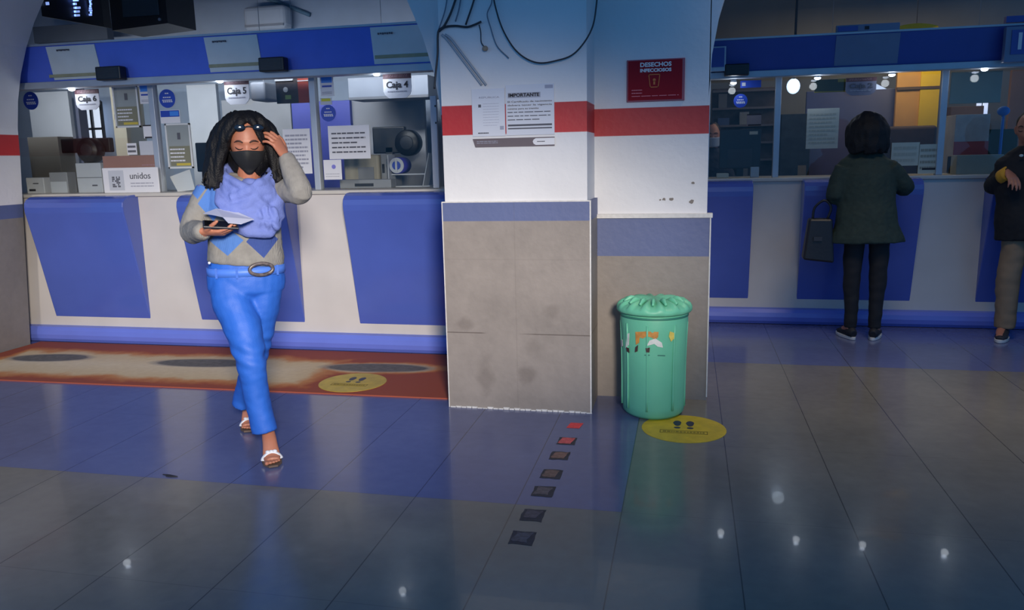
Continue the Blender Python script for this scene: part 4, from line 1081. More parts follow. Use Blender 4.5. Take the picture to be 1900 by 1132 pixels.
MB().ball(c, (.06, .03, .07)).build('globe', mat('glare_glow', (255, 255, 255), .4, 0, emit=(190, 215, 255), es=1.6), t, True)
MB().box((c.x - .01, 7.99, c.z + .06), (c.x + .01, 8.01, 3.5)).build('rod', DGREY, t)
lamp('POINT', 'glare_globe_light', (c.x, 7.85, c.z), None, 1.0, (.75, .85, 1.0), shadow_soft_size=.06)  # added light of the glare globe
o = MB().prism([P(1625, 155, 7.9), P(1645, 165, 7.9), P(1624, 166, 7.9)], (0, .01, 0)).build('ceiling_light', mat('tri_glow', (255, 255, 255), .4, 0, emit=(210, 225, 255), es=.9)); tag(o, 'small pale light glimpsed over the Caja 2 sign in the right office', 'light')
sheet('paper_notice', 'yellowish paper sheet taped on the right glass left of the woman in green', 'paper', 1498, 202, 1554, 275, YH, CREAM, 8, 'paper notices on the right glass', mat('cream_ink', (176, 174, 158)))
sheet('paper_notice', 'pale paper low on the right glass just right of the green jacket', 'paper', 1655, 265, 1704, 307, YH, CREAM, 3, 'paper notices on the right glass', mat('cream_ink', (176, 174, 158)))
t, q = sheet('paper_notice', 'printed paper low on the right glass beside the mullion', 'paper', 1706, 268, 1742, 322, YH, CREAM, 4, 'paper notices on the right glass', mat('cream_ink2', (150, 146, 130)))
MB().box((q[0] + .03, YH - .004, q[2] + .03), (q[1] - .02, YH - .002, q[2] + .045)).build('dark_line', DINK, t)
# right window
obox('roller_blind', 'pale grey green panel hanging at the top of the furthest right window', 'panel', 1766, 134, 1856, 190, 7.3, .02, mat('blind_grey_green', (128, 146, 142)))
obox('tube_light', 'left of two bright upright strips seen through the furthest right window', 'light', 1813, 190, 1820, 214, 8.9, .02, mat('strip_glow', (255, 255, 255), .4, 0, emit=(200, 215, 255), es=.9))
obox('tube_light', 'right of two bright upright strips seen through the furthest right window', 'light', 1825, 190, 1832, 214, 8.9, .02, mat('strip_glow', (255, 255, 255)))
obox('office_partition', 'orange brown partition behind the furthest right window', 'partition', 1878, 130, 1990, 330, 8.7, .05, mat('orange_brown', (120, 88, 72)), z0=0)
obox('brown_cabinet', 'brown cabinet top in the furthest right window', 'cabinet', 1765, 198, 1815, 330, 8.8, .2, mat('cab_brown', (112, 84, 66)), z0=0)
CRD = mat('carton_pale', (172, 166, 164), .7, .1, 12)
t, q = obox('carton', 'pale carton with a red band behind the furthest right glass', 'box', 1774, 213, 1832, 288, 7.45, .3, CRD, [('red_band', 0, .38, 1, .64, mat('carton_red', (160, 66, 70))), ('dark_print', .5, .06, .62, .30, INK)], z0=1.06)
obox('green_crate', 'dark olive crate right of the pale carton', 'box', 1833, 240, 1886, 288, 7.66, .25, mat('olive_dark', (58, 60, 40)), z0=1.06)
obox('paper_pile', 'pile of white papers on the right ledge in front of the carton', 'paper', 1776, 288, 1860, 325, GR + .05, .15, mat('pile_paper', (176, 176, 164)), z0=1.197)
obox('red_folder', 'dull red folder beside the mullion behind the furthest right glass', 'folder', 1757, 245, 1771, 290, 7.8, .1, mat('dull_red', (140, 62, 60)), z0=1.06)
c = P(1770, 296, 7.25)
t = thing('card_reader', 'black device with a green light on the right ledge', 'device', (c.x, 7.25, 1.197))
MB().box((c.x - .04, 7.21, 1.197), (c.x + .04, 7.29, c.z + .03), .01).build('case', BLACK, t)
MB().ball((c.x, 7.205, c.z), .014).build('green_light', mat('led_green', (160, 255, 40), .4, 0, emit=(140, 255, 30), es=4), t, True)
c = P(1862, 206, 7.6)
o = MB().ball((c.x, 7.6, c.z), (.05, .03, .04)).tube([(c.x, 7.6, 1.06), (c.x, 7.6, c.z)], .012, 8).build('desk_lamp', mat('cap_blue', (50, 110, 190)), None, True); 
tag(o, 'blue round-headed desk lamp beside the face of the man in black', 'lamp')
def hang(name_, x, y, z0_, z1_=3.5, w_=.0015):
    for q_ in COL.objects:
        if q_.name == name_: MB().box((x - w_, y - w_, z0_), (x + w_, y + w_, z1_)).build('hanger', OGREY, q_)
# yellow awning above the right header
p = [P(1668 + 9*i, 52 - 9*math.sin(PI*(i+1.5)/11.5), 8.0) for i in range(9)]
mb = MB(); mb.prism([P(1668, 60, 8.0)] + p + [P(1745, 60, 8.0)], (0, .3, 0))
tag(mb.build('yellow_awning', YEL), 'yellow curved awning rising above the right header board', 'awning')

MB().tube([P(1700, 56, 8.02), Vector((P(1700, 56, 8.02).x, 8.02, 3.5))], .003, 8).build('hanger', DGREY, COL.objects['yellow_awning'])
for nm, xx, yy, zz_ in (('poster', P(547, 142, 5.95).x, 5.955, 2.02), ('equipment_box', P(477, 152, 6.0).x, 6.1, P(477, 152, 6.0).z), ('air_duct', P(700, 145, 6.4).x, 6.55, P(700, 145, 6.4).z), ('sign_frame', P(1540, 150, 7.9).x, 7.91, P(1540, 149, 7.9).z), ('roller_blind', P(1810, 136, 7.3).x, 7.31, P(1810, 136, 7.3).z)):
    hang(nm, xx, yy, zz_ - .01)
# ================================================================== PEOPLE
SKIN = mat('skin_brown', (172, 112, 88), 0.5, 0.05, 20, bump=0.03)
SKIN.node_tree.nodes['Principled BSDF'].inputs['Subsurface Weight'].default_value = 0.08
SKIN.node_tree.nodes['Principled BSDF'].inputs['Subsurface Radius'].default_value = (.02, .008, .004)
HAIR = mat('black_hair', (13, 13, 17), 0.6, 0.25, 40, bump=0.4, bscale=160, spec=.3)
LASH = mat('lash_black', (26, 18, 18), 0.6)
BROW = mat('brow_dark', (62, 40, 34), 0.7)

class Frame:
    def __init__(self, base, f):
        self.B = Vector(base); self.F = Vector((f[0], f[1], 0)).normalized(); self.S = Vector((-self.F.y, self.F.x, 0)); self.U = Vector((0, 0, 1))
        # S points to the picture's right for somebody facing the camera
    def __call__(self, s, d, z): return self.B + self.S*s + self.F*d + self.U*z
    def px(self, u, v, d=0.0):
        r = ray(u, v); t_ = ((self.B + self.F*d - CAM).dot(self.F))/r.dot(self.F); return CAM + r*t_

def g(x, s): return math.exp(-(x/s)**2)
def head(mb, c, fwd, up, s=1.0, seg=56):
    """head with a face; fwd is where the face looks"""
    fwd = Vector(fwd).normalized(); up = Vector(up); up = (up - up.dot(fwd)*fwd).normalized(); rt = fwd.cross(up)
    rings = []; n = 44
    for i in range(1, n):
        th = PI*i/n; ring = []
        for k in range(seg):
            ph = 2*PI*k/seg
            x = .074*math.sin(th)*math.cos(ph); y = .094*math.sin(th)*math.sin(ph); z = .116*math.cos(th)
            front = max(0, math.sin(ph))*math.sin(th)
            if z < 0:
                t_ = -z/.116; x *= 1 - .28*t_**1.4; y = y*(1 - .12*t_) + (.012*t_ if y > 0 else .02*t_)
            fy = 0
            if y > 0:
                ax = abs(x)
                ridge = max(0, min(1, (.012 - z)/.055)) * (1 if z > -.046 else max(0, 1 - (-.046 - z)/.012))
                fy += .024*g(x, .010 + .006*ridge)*ridge
                fy -= .011*g(ax - .031, .017)*g(z - .004, .013)
                fy += .007*g(ax - .031, .013)*g(z + .001, .009)
                fy += .005*g(z - .026, .010)*g(ax - .025, .03)
                fy += .007*g(x, .022)*(g(z + .064, .006) + g(z + .075, .006))
                fy -= .004*g(x, .02)*g(z + .070, .003)
                fy += .006*g(ax - .042, .02)*g(z + .035, .02)
                fy += .007*g(x, .018)*g(z + .102, .015)
            ring.append(mb.bm.verts.new(Vector(c) + (rt*x + fwd*(y + fy) + up*z)*s))
        rings.append(ring)
    top = mb.bm.verts.new(Vector(c) + up*.116*s); bot = mb.bm.verts.new(Vector(c) + (up*-.116 + fwd*.012)*s)
    for A, B in zip(rings[:-1], rings[1:]):
        for k in range(seg): mb.face([A[k], A[(k+1) % seg], B[(k+1) % seg], B[k]])
    for k in range(seg):
        mb.face([top, rings[0][k], rings[0][(k+1) % seg]]); mb.face([bot, rings[-1][(k+1) % seg], rings[-1][k]])
    for sx in (-1, 1):     # ears
        e = Vector(c) + (rt*sx*.075 + fwd*-.008 + up*-.008)*s
        mb.tube([e + up*.03*s, e + up*.012*s + rt*sx*.012*s - fwd*.012*s, e - up*.012*s + rt*sx*.008*s - fwd*.006*s, e - up*.03*s], [(.006*s, .010*s), (.009*s, .014*s), (.008*s, .010*s), (.006*s, .007*s)], 10, ref=rt, sub=3)
    return rt, fwd, up
def face_detail(c, ax, t, s=1.0, closed=True):
    rt, fwd, up = ax
    L = lambda x, y, z: Vector(c) + (rt*x + fwd*y + up*z)*s
    for sx in (-1, 1):
        def yy(x): return .094*math.sqrt(max(0, 1 - (x/.078)**2))
        pts = [(sx*x, yy(x) + .004 - (0.004 if x > .045 else 0), z) for x, z in ((.014, .024), (.026, .030), (.038, .029), (.050, .021))]
        MB().tube([L(*p) for p in pts], [(.003, .002), (.0042, .003), (.0036, .003), (.0015, .0015)], 8, ref=up, sub=4).build('eyebrow', BROW, t, True)
        pts = [(sx*x, yy(x) + .0015, z) for x, z in ((.016, -.001), (.024, -.006), (.034, -.0075), (.043, -.004), (.048, .001))]
        MB().tube([L(*p) for p in pts], [(.001, .001), (.0022, .002), (.0026, .0022), (.0022, .002), (.0012, .001)], 8, ref=up, sub=4).build('eyelashes', LASH, t, True)

def hand(mb, wrist, dirn, back, thumb_side, curls, s=1.0, spread=.10, palm_bend=0.0, thumb_out=.7, thumb_curl=.4):
    """dirn wrist->knuckles, back = outward normal of the back of the hand, thumb_side = direction towards the thumb"""
    d = Vector(dirn).normalized(); b = Vector(back); b = (b - b.dot(d)*d).normalized()
    a = d.cross(b); a = a if a.dot(Vector(thumb_side)) > 0 else -a
    w = Vector(wrist)
    mb.tube([w - d*.03*s, w, w + d*.035*s, w + d*.07*s, w + d*.088*s], [(.026*s, .021*s), (.027*s, .019*s), (.036*s, .016*s), (.040*s, .014*s), (.037*s, .011*s)], 16, ref=a, sub=4)
    specs = [(.030, .040, .026, .021, .0085), (.010, .044, .029, .022, .0088), (-.010, .041, .027, .021, .0083), (-.029, .032, .021, .019, .0074)]
    for k, (off, l1, l2, l3, r) in enumerate(specs):
        c_ = curls[k]; root = w + (d*(.082 - abs(off - .005)*.25) + a*off)*s
        dd = (d + a*(off/.03)*spread).normalized(); pts = [root - dd*.02*s, root]; p = root; ang = 0
        for l, cc in ((l1, c_*.9), (l2, c_*1.1), (l3, c_*.7)):
            ang += cc; v = (dd*math.cos(ang) - b*math.sin(ang)); p = p + v*l*s; pts.append(p)
        mb.tube(pts, [r*s*1.0, r*s*1.05, r*s, r*s*.92, r*s*.72], 10, sub=4)
        mb.ball(pts[-1], r*s*.74, 8)
    root = w + (d*.022 + a*.028 - b*.004)*s
    v1 = (d*(1 - thumb_out) + a*thumb_out - b*.15).normalized()
    p1 = root + v1*.032*s; v2 = (v1*math.cos(thumb_curl) + (d*.6 - b*.5)*math.sin(thumb_curl)).normalized(); p2 = p1 + v2*.030*s
    v3 = (v2*math.cos(thumb_curl) + (d*.6 - b*.6)*math.sin(thumb_curl)).normalized(); p3 = p2 + v3*.024*s
    mb.tube([root - v1*.02*s, root, p1, p2, p3], [.013*s, .014*s, .0105*s, .0100*s, .0078*s], 10, sub=4); mb.ball(p3, .0078*s, 8)
    return a, b, d

# ------------------------------------------------------------------ the walking woman
W = Frame((-2.06, 3.42, 0), (.507, -.862))
wt = thing('person', 'walking woman in bright blue trousers, grey sweater, blue scarf and black mask', 'person', (-2.06, 3.42, 0))
px = W.px
HC = px(459, 265, .07)                                  # head centre
face_dir = (W.F*math.cos(math.radians(15)) + Vector((0, 0, -1))*math.sin(math.radians(15)) - W.S*.05)
skin = MB()
hax = head(skin, HC, face_dir, (0, 0, 1), 1.04)
neck0 = px(460, 345, .0); skin.tube([neck0, px(462, 325, .02), HC - Vector((0, 0, .03)) - W.F*.03], [(.058, .056), (.052, .054), (.056, .058)], 18, ref=W.S)
skin.tube([px(457, 520, 0), px(456, 470, 0), px(457, 420, .0), px(457, 375, .0), px(460, 345, -.005), px(461, 335, 0)], [(.145, .085), (.12, .08), (.125, .09), (.14, .085), (.09, .06), (.055, .05)], 20, ref=W.S)
# arms (under the sleeves)
Lsh, Lel, Lwr = px(512, 350, 0), px(558, 357, .17), px(530, 291, .12)
Rsh, Rel, Rwr = px(382, 348, 0), px(356, 428, .02), px(379, 430, .22)
skin.tube([Lsh, (Lsh+Lel)/2, Lel, (Lel+Lwr)/2, Lwr], [.04, .038, .034, .032, .024], 14)
skin.tube([Rsh, (Rsh+Rel)/2, Rel, (Rel+Rwr)/2, Rwr], [.04, .038, .034, .032, .024], 14)
# raised hand: back of the hand towards the camera, fingers bending in to the hair
ld = (px(512, 262, .14) - Lwr).normalized()
hand(skin, Lwr, ld, W.F*.65 + W.S*.75 + Vector((0, 0, .3)), -W.F*.9 + W.S*.3, (.45, .5, .5, .55), .98, spread=.10, thumb_out=.6, thumb_curl=.5)
# lower hand: palm up, carrying the telephone
rd = W.S*.92 + W.F*.30 + Vector((0, 0, -.08))
hand(skin, Rwr, rd, Vector((0, 0, -1)) + W.F*.35, W.F, (.38, .42, .46, .5), .95, spread=.05, thumb_out=.55, thumb_curl=.5)
# legs and feet
T1 = G(507, 866); T1.z = 0; FW = W.F
def foot(T, dirn, lift, side):
    """heeled foot: T = toe point on the ground; returns ankle"""
    d = Vector(dirn).normalized(); sd = Vector((-d.y, d.x, 0)); Z = Vector((0, 0, 1))
    A = T - d*.175 + Z*(.115 + lift); I = T - d*.115 + Z*(.085 + lift*.55); Bp = T - d*.055 + Z*.034; E = T - d*.02 + Z*.026
    H = T - d*.205 + Z*(.075 + lift)
    skin.tube([A + Z*.02, A, I, Bp, E], [(.030, .034), (.031, .034), (.034, .026), (.041, .018), (.036, .012)], 16, ref=sd, sub=5)
    skin.tube([A, H + Z*.02, (H + I)/2 - Z*.006], [.030, .029, .024], 14)
    for k, (o_, r_, l_) in enumerate(((-.028, .0115, .018), (-.010, .0085, .016), (.005, .008, .012), (.018, .0075, .006), (.030, .007, 0))):
        q = T + sd*o_*side + d*(l_ - .012) + Z*.022; skin.tube([q - d*.03, q], [(r_, r_*.9), (r_*.9, r_*.8)], 8, ref=sd, sub=3); skin.ball(q, r_*.9, 8)
    # sandal
    sh = MB()
    out = []
    prof = [(.020, .004, .020), (-.02, .004, .042), (-.06, .006, .046), (-.10, .030, .034), (-.15, .062 + lift*.8, .028), (-.20, .066 + lift, .030), (-.225, .068 + lift, .018)]
    L_, R_ = [], []
    for x, z, w_ in prof:
        L_.append(T + d*x + Z*z - sd*w_); R_.append(T + d*x + Z*z + sd*w_)
    for i in range(len(prof) - 1):
        q = [L_[i], R_[i], R_[i+1], L_[i+1]]; sh.hexa(q, [p + Z*.009 for p in q])
    so = sh.build('sandal', mat('sandal_sole', (92, 76, 66), .6), wt, False)
    hb = T - d*.20
    MB().tube([Vector((hb.x, hb.y, 0)) + Z*lift, Vector((hb.x, hb.y, 0)) - d*.004 + Z*(.07 + lift)], [.007, .014], 12).build('heel', mat('sandal_sole', (92, 76, 66)), so, True)
    ST = mat('strap_white', (212, 214, 220), .45)
    rp = [T - d*.045 + sd*math.cos(a_)*.041 + Z*(.018 + .034*math.sin(a_)) - d*.012*math.sin(a_) for a_ in [PI*k/8 for k in range(9)]]
    MB().tube(rp, [(.006, .012)]*9, 10, ref=Z, sub=3).build('strap', ST, so, True)
    mb = MB()
    for k in range(3): mb.ball(T - d*.058 + sd*(k - 1)*.016 + Z*.055, (.012, .010, .008), 10)
    mb.build('strap_knot', ST, so, True)
    rp = [A + Vector((0, 0, -.005)) + sd*math.cos(a_)*.034 + d*math.sin(a_)*.034 for a_ in [2*PI*k/12 for k in range(12)]]
    return A
toe_d = (W.F + W.S*.06).normalized()
A1 = foot(T1, toe_d, 0.0, 1)
T2 = G(461, 801); T2.z = 0
A2 = foot(T2, (W.F - W.S*.10).normalized(), .035, -1)
K1, K2 = px(463, 662, .17), px(476, 655, -.03)
skin.tube([px(430, 520, 0), px(447, 600, .09), px(463, 660, .16), px(472, 715, .16), px(480, 755, .15), A1 + Vector((0, 0, .015))], [.07, .06, .045, .04, .036, .029], 18)
skin.tube([px(486, 520, 0), px(481, 600, -.02), px(475, 650, -.05), px(460, 710, -.19), px(451, 738, -.25), A2 + Vector((0, 0, .015))], [.065, .055, .040, .036, .034, .028], 18)
union(skin, 'body', SKIN, wt, .0038, 2, .45)
face_detail(HC, hax, wt, 1.04)

# sweater
def argyle():
    m = bpy.data.materials.new('argyle_knit'); t = NT(m)
    vec, x, y, z = t.world()
    s_ = t.m('ADD', t.m('MULTIPLY', t.m('SUBTRACT', x, W.B.x), W.S.x), t.m('MULTIPLY', t.m('SUBTRACT', y, W.B.y), W.S.y))
    f_ = t.m('ADD', t.m('MULTIPLY', t.m('SUBTRACT', x, W.B.x), W.F.x), t.m('MULTIPLY', t.m('SUBTRACT', y, W.B.y), W.F.y))
    n = t.noise(vec, 30.0, 4)
    col = t.ramp(n, [(0.3, (126, 124, 121)), (0.7, (140, 138, 134))])
    lb, db = lin((74, 118, 190)), lin((52, 74, 140))
    for (u, v, hw, hh, c_, d_) in ((420, 447, 32, 28, lb, .11), (487, 447, 30, 32, db, .11), (364, 335, 30, 34, lb, .02), (392, 378, 26, 34, lb, .11), (545, 447, 22, 30, lb, .10), (352, 447, 22, 28, lb, .1)):
        p = px(u, v, d_); ps = (p - W.B).dot(W.S); sc = (px(u + hw, v, d_) - p).length; sh_ = (px(u, v + hh, d_) - p).length
        if u in (545, 352): continue
        e = t.m('ADD', t.m('DIVIDE', t.m('ABSOLUTE', t.m('SUBTRACT', s_, ps)), sc), t.m('DIVIDE', t.m('ABSOLUTE', t.m('SUBTRACT', z, p.z)), sh_))
        k_ = t.m('MULTIPLY', t.m('SUBTRACT', 1.0, t.step(e, 1.0, .04)), t.step(f_, -.03, .01))
        col = t.mix(k_, col, c_)
    t.set(t.b.inputs['Base Color'], col); t.b.inputs['Roughness'].default_value = .85
    bn = t.node('ShaderNodeBump'); bn.inputs['Strength'].default_value = .35; bn.inputs['Distance'].default_value = .004
    wv = t.node('ShaderNodeTexWave'); wv.inputs['Scale'].default_value = 90; wv.inputs['Distortion'].default_value = 1.0
    t.t.links.new(vec, wv.inputs['Vector']); t.set(bn.inputs['Height'], wv.outputs[1]); t.set(t.b.inputs['Normal'], bn.outputs[0])
    return m
sw = MB()
sw.tube([px(457, 489, 0), px(457, 480, 0), px(455, 455, 0), px(455, 420, .0), px(453, 385, .0), px(452, 360, .0), px(456, 346, -.02), px(461, 338, -.03)],
        [(.172, .118), (.178, .124), (.170, .120), (.165, .120), (.170, .125), (.168, .108), (.115, .080), (.065, .062)], 28, ref=W.S)
sw.tube([px(388, 352, -.01), Rsh*.35 + Rel*.65 - W.S*.0, Rel + Vector((0, 0, -.004)), (Rel+Rwr)/2, Rwr - W.F*.02 - W.S*.01, Rwr + W.S*.004], [.058, .056, .055, .050, .043, .034], 18)
sw.tube([px(505, 352, -.01), (Lsh+Lel)/2, Lel, (Lel*.45+Lwr*.55), Lwr*.9 + Lel*.1, Lwr + (Lwr - Lel).normalized()*.008], [.060, .057, .054, .048, .040, .034], 18)
# cuffs and hem ribbing
sw.tube([Lwr*.88 + Lel*.12, Lwr], [.041, .037], 16, sub=3)
def knit(p): return .004*noise.noise(Vector((p.x*18, p.y*18, p.z*9))) + .0016*noise.noise(p*60)
union(sw, 'sweater', argyle(), wt, .006, 4, .5, knit)

# trousers
TRO = mat('bright_blue_cloth', (36, 94, 190), .6, .05, 10, bump=.1, bscale=180, sheen=.0)
tr = MB()
tr.tube([px(457, 486, 0), px(457, 497, 0), px(457, 515, 0), px(457, 535, .0), px(458, 552, 0)], [(.165, .108), (.172, .115), (.180, .122), (.178, .12), (.12, .09)], 28, ref=W.S)
tr.tube([px(426, 520, .0), px(433, 560, .04), px(447, 600, .09), px(459, 640, .14), px(466, 675, .17), px(472, 715, .16), px(480, 755, .15), px(491, 799, .155)],
        [(.095, .105), (.096, .100), (.088, .090), (.076, .078), (.066, .070), (.060, .066), (.058, .064), (.060, .062)], 24, ref=W.S)
tr.tube([px(488, 520, -.0), px(486, 560, -.0), px(481, 600, -.02), px(477, 640, -.04), px(470, 675, -.09), px(460, 710, -.19), px(452, 735, -.25), px(447, 752, -.27)],
        [(.092, .10), (.088, .095), (.078, .085), (.066, .075), (.060, .066), (.056, .060), (.050, .054), (.048, .052)], 24, ref=W.S)
kz = px(463, 665, .2).z
def cloth(p):
    f = .005*noise.noise(Vector((p.x*10, p.y*10, p.z*9))) + .002*noise.noise(Vector((p.x*26, p.y*26, p.z*34)))
    f += .004*math.sin((p.z - kz)*90 + p.x*40)*g(p.z - kz - .01, .07)
    return f
union(tr, 'trousers', TRO, wt, .006, 4, .5, cloth)
# belt
BELT = mat('pale_blue_belt', (74, 120, 214), .5, .05)
mb = MB(); c = px(457, 500, 0)
seg = 48; ra = []
for dz, rr in ((-.020, 0), (-.020, .006), (.020, .006), (.020, 0)):
    ra.append([mb.bm.verts.new(c + W.S*(.174 + rr)*math.cos(2*PI*k/seg) + W.F*(.117 + rr)*math.sin(2*PI*k/seg) + Vector((0, 0, dz))) for k in range(seg)])
for i in range(4):
    A, B = ra[i], ra[(i+1) % 4]
    for k in range(seg): mb.face([A[k], A[(k+1) % seg], B[(k+1) % seg], B[k]])
belt = mb.build('belt', BELT, wt, True)
bcn = px(485, 500, .135); BK = mat('tortoise_buckle', (92, 84, 84), .3, .5, 60)
MB().tube([bcn + W.S*.052*math.cos(a_) + Vector((0, 0, .027*math.sin(a_))) + W.F*(.0 - .02*(math.cos(a_)*.5 + .5)) for a_ in [2*PI*k/16 for k in range(16)]], .0085, 10, sub=3, closed=True).build('buckle', BK, belt, True)
for u in (402, 440, 514):
    q = px(u, 500, .0); s_ = (q - c).dot(W.S); dd = .123*math.sqrt(max(0, 1 - (s_/.18)**2)) + .006
    MB().box((-.005, -.003, -.024), (.005, .003, .024)).build('belt_loop', TRO, wt).location = (c + W.S*s_ + W.F*dd) - W.B if False else (c + W.S*s_ + W.F*dd) - wt.location + (Vector(wt.location) if False else Vector((0, 0, 0)))
for o in wt.children:
    if o.name.startswith('belt_loop'):
        o.data.transform(Matrix.Translation(Vector(wt.location))); o.rotation_euler = (0, 0, math.atan2(W.S.y, W.S.x))

# scarf
SC = mat('periwinkle_scarf', (104, 120, 186), .8, .08, 16, bump=.25, bscale=140)
sc = MB()
def sct(pts, r, flat=.6): sc.tube([px(*p) for p in pts], [(r*k_, r*k_*flat) for k_ in ([.8] + [1]*(len(pts)-2) + [.8])], 14, sub=6, ref=(0, 0, 1))
# collar round the back of the neck
sct([(414, 322, .02), (430, 318, -.06), (462, 316, -.09), (495, 316, -.06), (512, 320, .02)], .045)
sc.ball(px(465, 378, .075), (.125, .07, .115), 24, rot=Matrix((W.S, W.F, Vector((0, 0, 1)))).transposed())
for k in range(3):                # left fall of the V
    sct([(416 - 3*k, 318 + 7*k, .03), (422 - 3*k, 331 + 12*k, .095), (443 - 3*k, 343 + 18*k, .137), (476, 356 + 17*k, .150), (510, 354 + 14*k, .112)], .027)
for k in range(3):                # right fall of the V
    sct([(508 + 2*k, 316 + 8*k, .03), (501 + 5*k, 329 + 13*k, .09), (483 + 5*k, 341 + 16*k, .138), (458 + 3*k, 356 + 20*k, .158), (428, 368 + 20*k, .142)], .025)
for k in range(4):                # drooping loops
    sct([(403 + 6*k, 352 + 7*k, .06), (408 + 6*k, 374 + 11*k, .11), (430 + 7*k, 394 + 11*k, .142), (466 + 5*k, 404 + 9*k, .157), (499 + 2*k, 396 + 10*k, .138), (519, 370 + 10*k, .093), (521, 345 + 10*k, .05)], .029)
for k in range(3):                # hanging end at the picture's right
    sct([(476 + k*15, 385, .145), (480 + k*15, 405, .155), (482 + k*15, 422 - k*2, .15), (487 + k*13, 433 - k*4, .13)], .027)
def fold(p):
    s_ = (p - W.B).dot(W.S)
    return .0035*math.sin(p.z*75 + s_*45 + 5*noise.noise(p*9)) + .004*noise.noise(Vector((p.x*30, p.y*30, p.z*14)))
union(sc, 'scarf', SC, wt, .005, 4, .5, fold)

# face mask: a shell over the lower face
rt, fw, up = hax
mk = MB(); rows = []
def hd(x, z, off):
    t_ = max(0, -z/.116); xs = .074*(1 - .28*t_**1.4); zz_ = min(.999, abs(z)/.13)
    cz = math.sqrt(1 - zz_**2); xx = max(-.999, min(.999, x/(xs*1.0)))
    return None
NR, NC = 12, 25
for lay in (.010, .006):
    for i in range(NR):
        f = i/(NR - 1); row = []
        for k in range(NC):
            a_ = (k/(NC - 1) - .5)*PI*1.02
            top_z = -.016 + .012*math.cos(a_)**2*math.cos(a_) - .010*abs(math.sin(a_)); bot_z = -.120 + .034*abs(math.sin(a_))**2.4
            z = top_z + (bot_z - top_z)*f
            t_ = -z/.116; th = math.acos(max(-1, min(1, z/.130)))
            x = (.074*(1 - .24*min(1, t_)**1.4) + lay)*math.sin(a_)*max(.55, math.sin(th)); y = (.094*(1 - .10*t_) + .012*t_ + lay)*math.cos(a_)*max(.62, math.sin(th))
            y += .017*g(x, .022)*g(f - .22, .34) + .004*math.cos(a_)
            row.append(mk.bm.verts.new(HC + (rt*x + fw*y + up*z)*1.05))
        rows.append(row)
for L0 in (0, NR):
    for i in range(NR - 1):
        for k in range(NC - 1): mk.face([rows[L0+i][k], rows[L0+i][k+1], rows[L0+i+1][k+1], rows[L0+i+1][k]])
for i in range(NR - 1):
    for k in (0, NC - 1): mk.face([rows[i][k], rows[i+1][k], rows[NR+i+1][k], rows[NR+i][k]])
for k in range(NC - 1):
    for i in (0, NR - 1): mk.face([rows[i][k], rows[i][k+1], rows[NR+i][k+1], rows[NR+i][k]])
mask = mk.build('face_mask', mat('black_mask', (30, 31, 33), .75, .15, 30, bump=.1), wt, True)

# hair
hr = MB()
hr.ball(HC + W.F*-.038 + Vector((0, 0, .034)), (.100, .100, .116), 28)
hr.ball(HC + W.F*-.055 + Vector((0, 0, -.05)), (.105, .075, .12), 24)
def lock(pts, r0, r1=.3, sub=6, n=10): 
    hr.tube([px(*p) for p in pts], [r0*(1 - (1 - r1)*k/(len(pts) - 1)) for k in range(len(pts))], n, sub=sub)
for pts, r in (([(452, 216, .10), (432, 226, .13), (420, 250, .125), (413, 280, .10), (404, 315, .09), (398, 348, .08)], .030),
               ([(447, 218, .06), (420, 235, .08), (405, 262, .06), (397, 300, .05), (388, 335, .05)], .042),
               ([(442, 222, .00), (414, 245, -.01), (398, 280, -.01), (392, 320, -.01), (392, 345, .0)], .048),
               ([(430, 250, -.05), (408, 290, -.05), (400, 330, -.04)], .05),
               ([(462, 216, .10), (480, 226, .12), (496, 250, .09), (504, 285, .08), (512, 318, .08), (518, 340, .08)], .030),
               ([(466, 219, .06), (488, 234, .06), (508, 265, .04), (516, 300, .05), (520, 330, .06)], .040),
               ([(468, 222, .0), (494, 241, .0), (510, 275, -.01), (518, 315, .01), (515, 340, .03)], .046),
               ([(490, 250, -.05), (504, 290, -.05), (508, 325, -.03)], .05)):
    lock(pts, r, .75)
# fringe swept from the parting
lock([(458, 213, .08), (450, 220, .135), (440, 231, .155), (429, 246, .155), (422, 262, .14)], .020, .5)
lock([(456, 213, .08), (455, 222, .145), (447, 232, .16), (437, 243, .16)], .017, .3)
lock([(458, 212, .08), (466, 222, .145), (475, 235, .155), (484, 250, .145), (490, 266, .13)], .020, .5)
lock([(460, 212, .08), (468, 226, .15), (474, 240, .16), (482, 256, .155), (489, 270, .14)], .013, .4)
random.seed(17)
for k in range(220):
    sd_ = random.choice((-1, 1)); a_ = random.random(); dep = .12 - .17*random.random()
    j = lambda m_: (random.random() - .5)*m_
    if sd_ < 0:
        e = 376 + 44*a_; b0 = [(448 + j(14), 219 + j(4), .03 + j(.08)), (424 + 12*a_ + j(8), 238 + j(8), dep*.9), (398 + 22*a_ + j(10), 280 + j(10), dep*.8), (386 + 26*a_ + j(12), 318 + j(10), dep*.7 + .02), (e + j(8), 345 + j(22), dep*.6 + .03)]
    else:
        e = 502 + 32*a_; b0 = [(462 + j(14), 219 + j(4), .03 + j(.08)), (482 + 12*a_ + j(8), 236 + j(10), dep*.8), (497 + 16*a_ + j(8), 278 + j(10), dep*.8), (503 + 22*a_ + j(10), 312 + j(10), dep*.7 + .02), (e + j(6), 332 + j(20), dep*.6 + .04)]
    lock(b0, .0075, .35, 4, 6)
def strand(p):
    s_ = (p - W.B).dot(W.S)
    return .003*noise.noise(Vector((s_*110, p.y*60, p.z*9))) + .006*noise.noise(Vector((s_*26, p.y*20, p.z*10)))
union(hr, 'hair', HAIR, wt, .0045, 6, .5, strand)
MB().lathe(px(388, 488, .12), [(.006, 0), (.006, .004)], 12, 'Y').build('hip_button', mat('strap_white', (212, 214, 220)), wt)

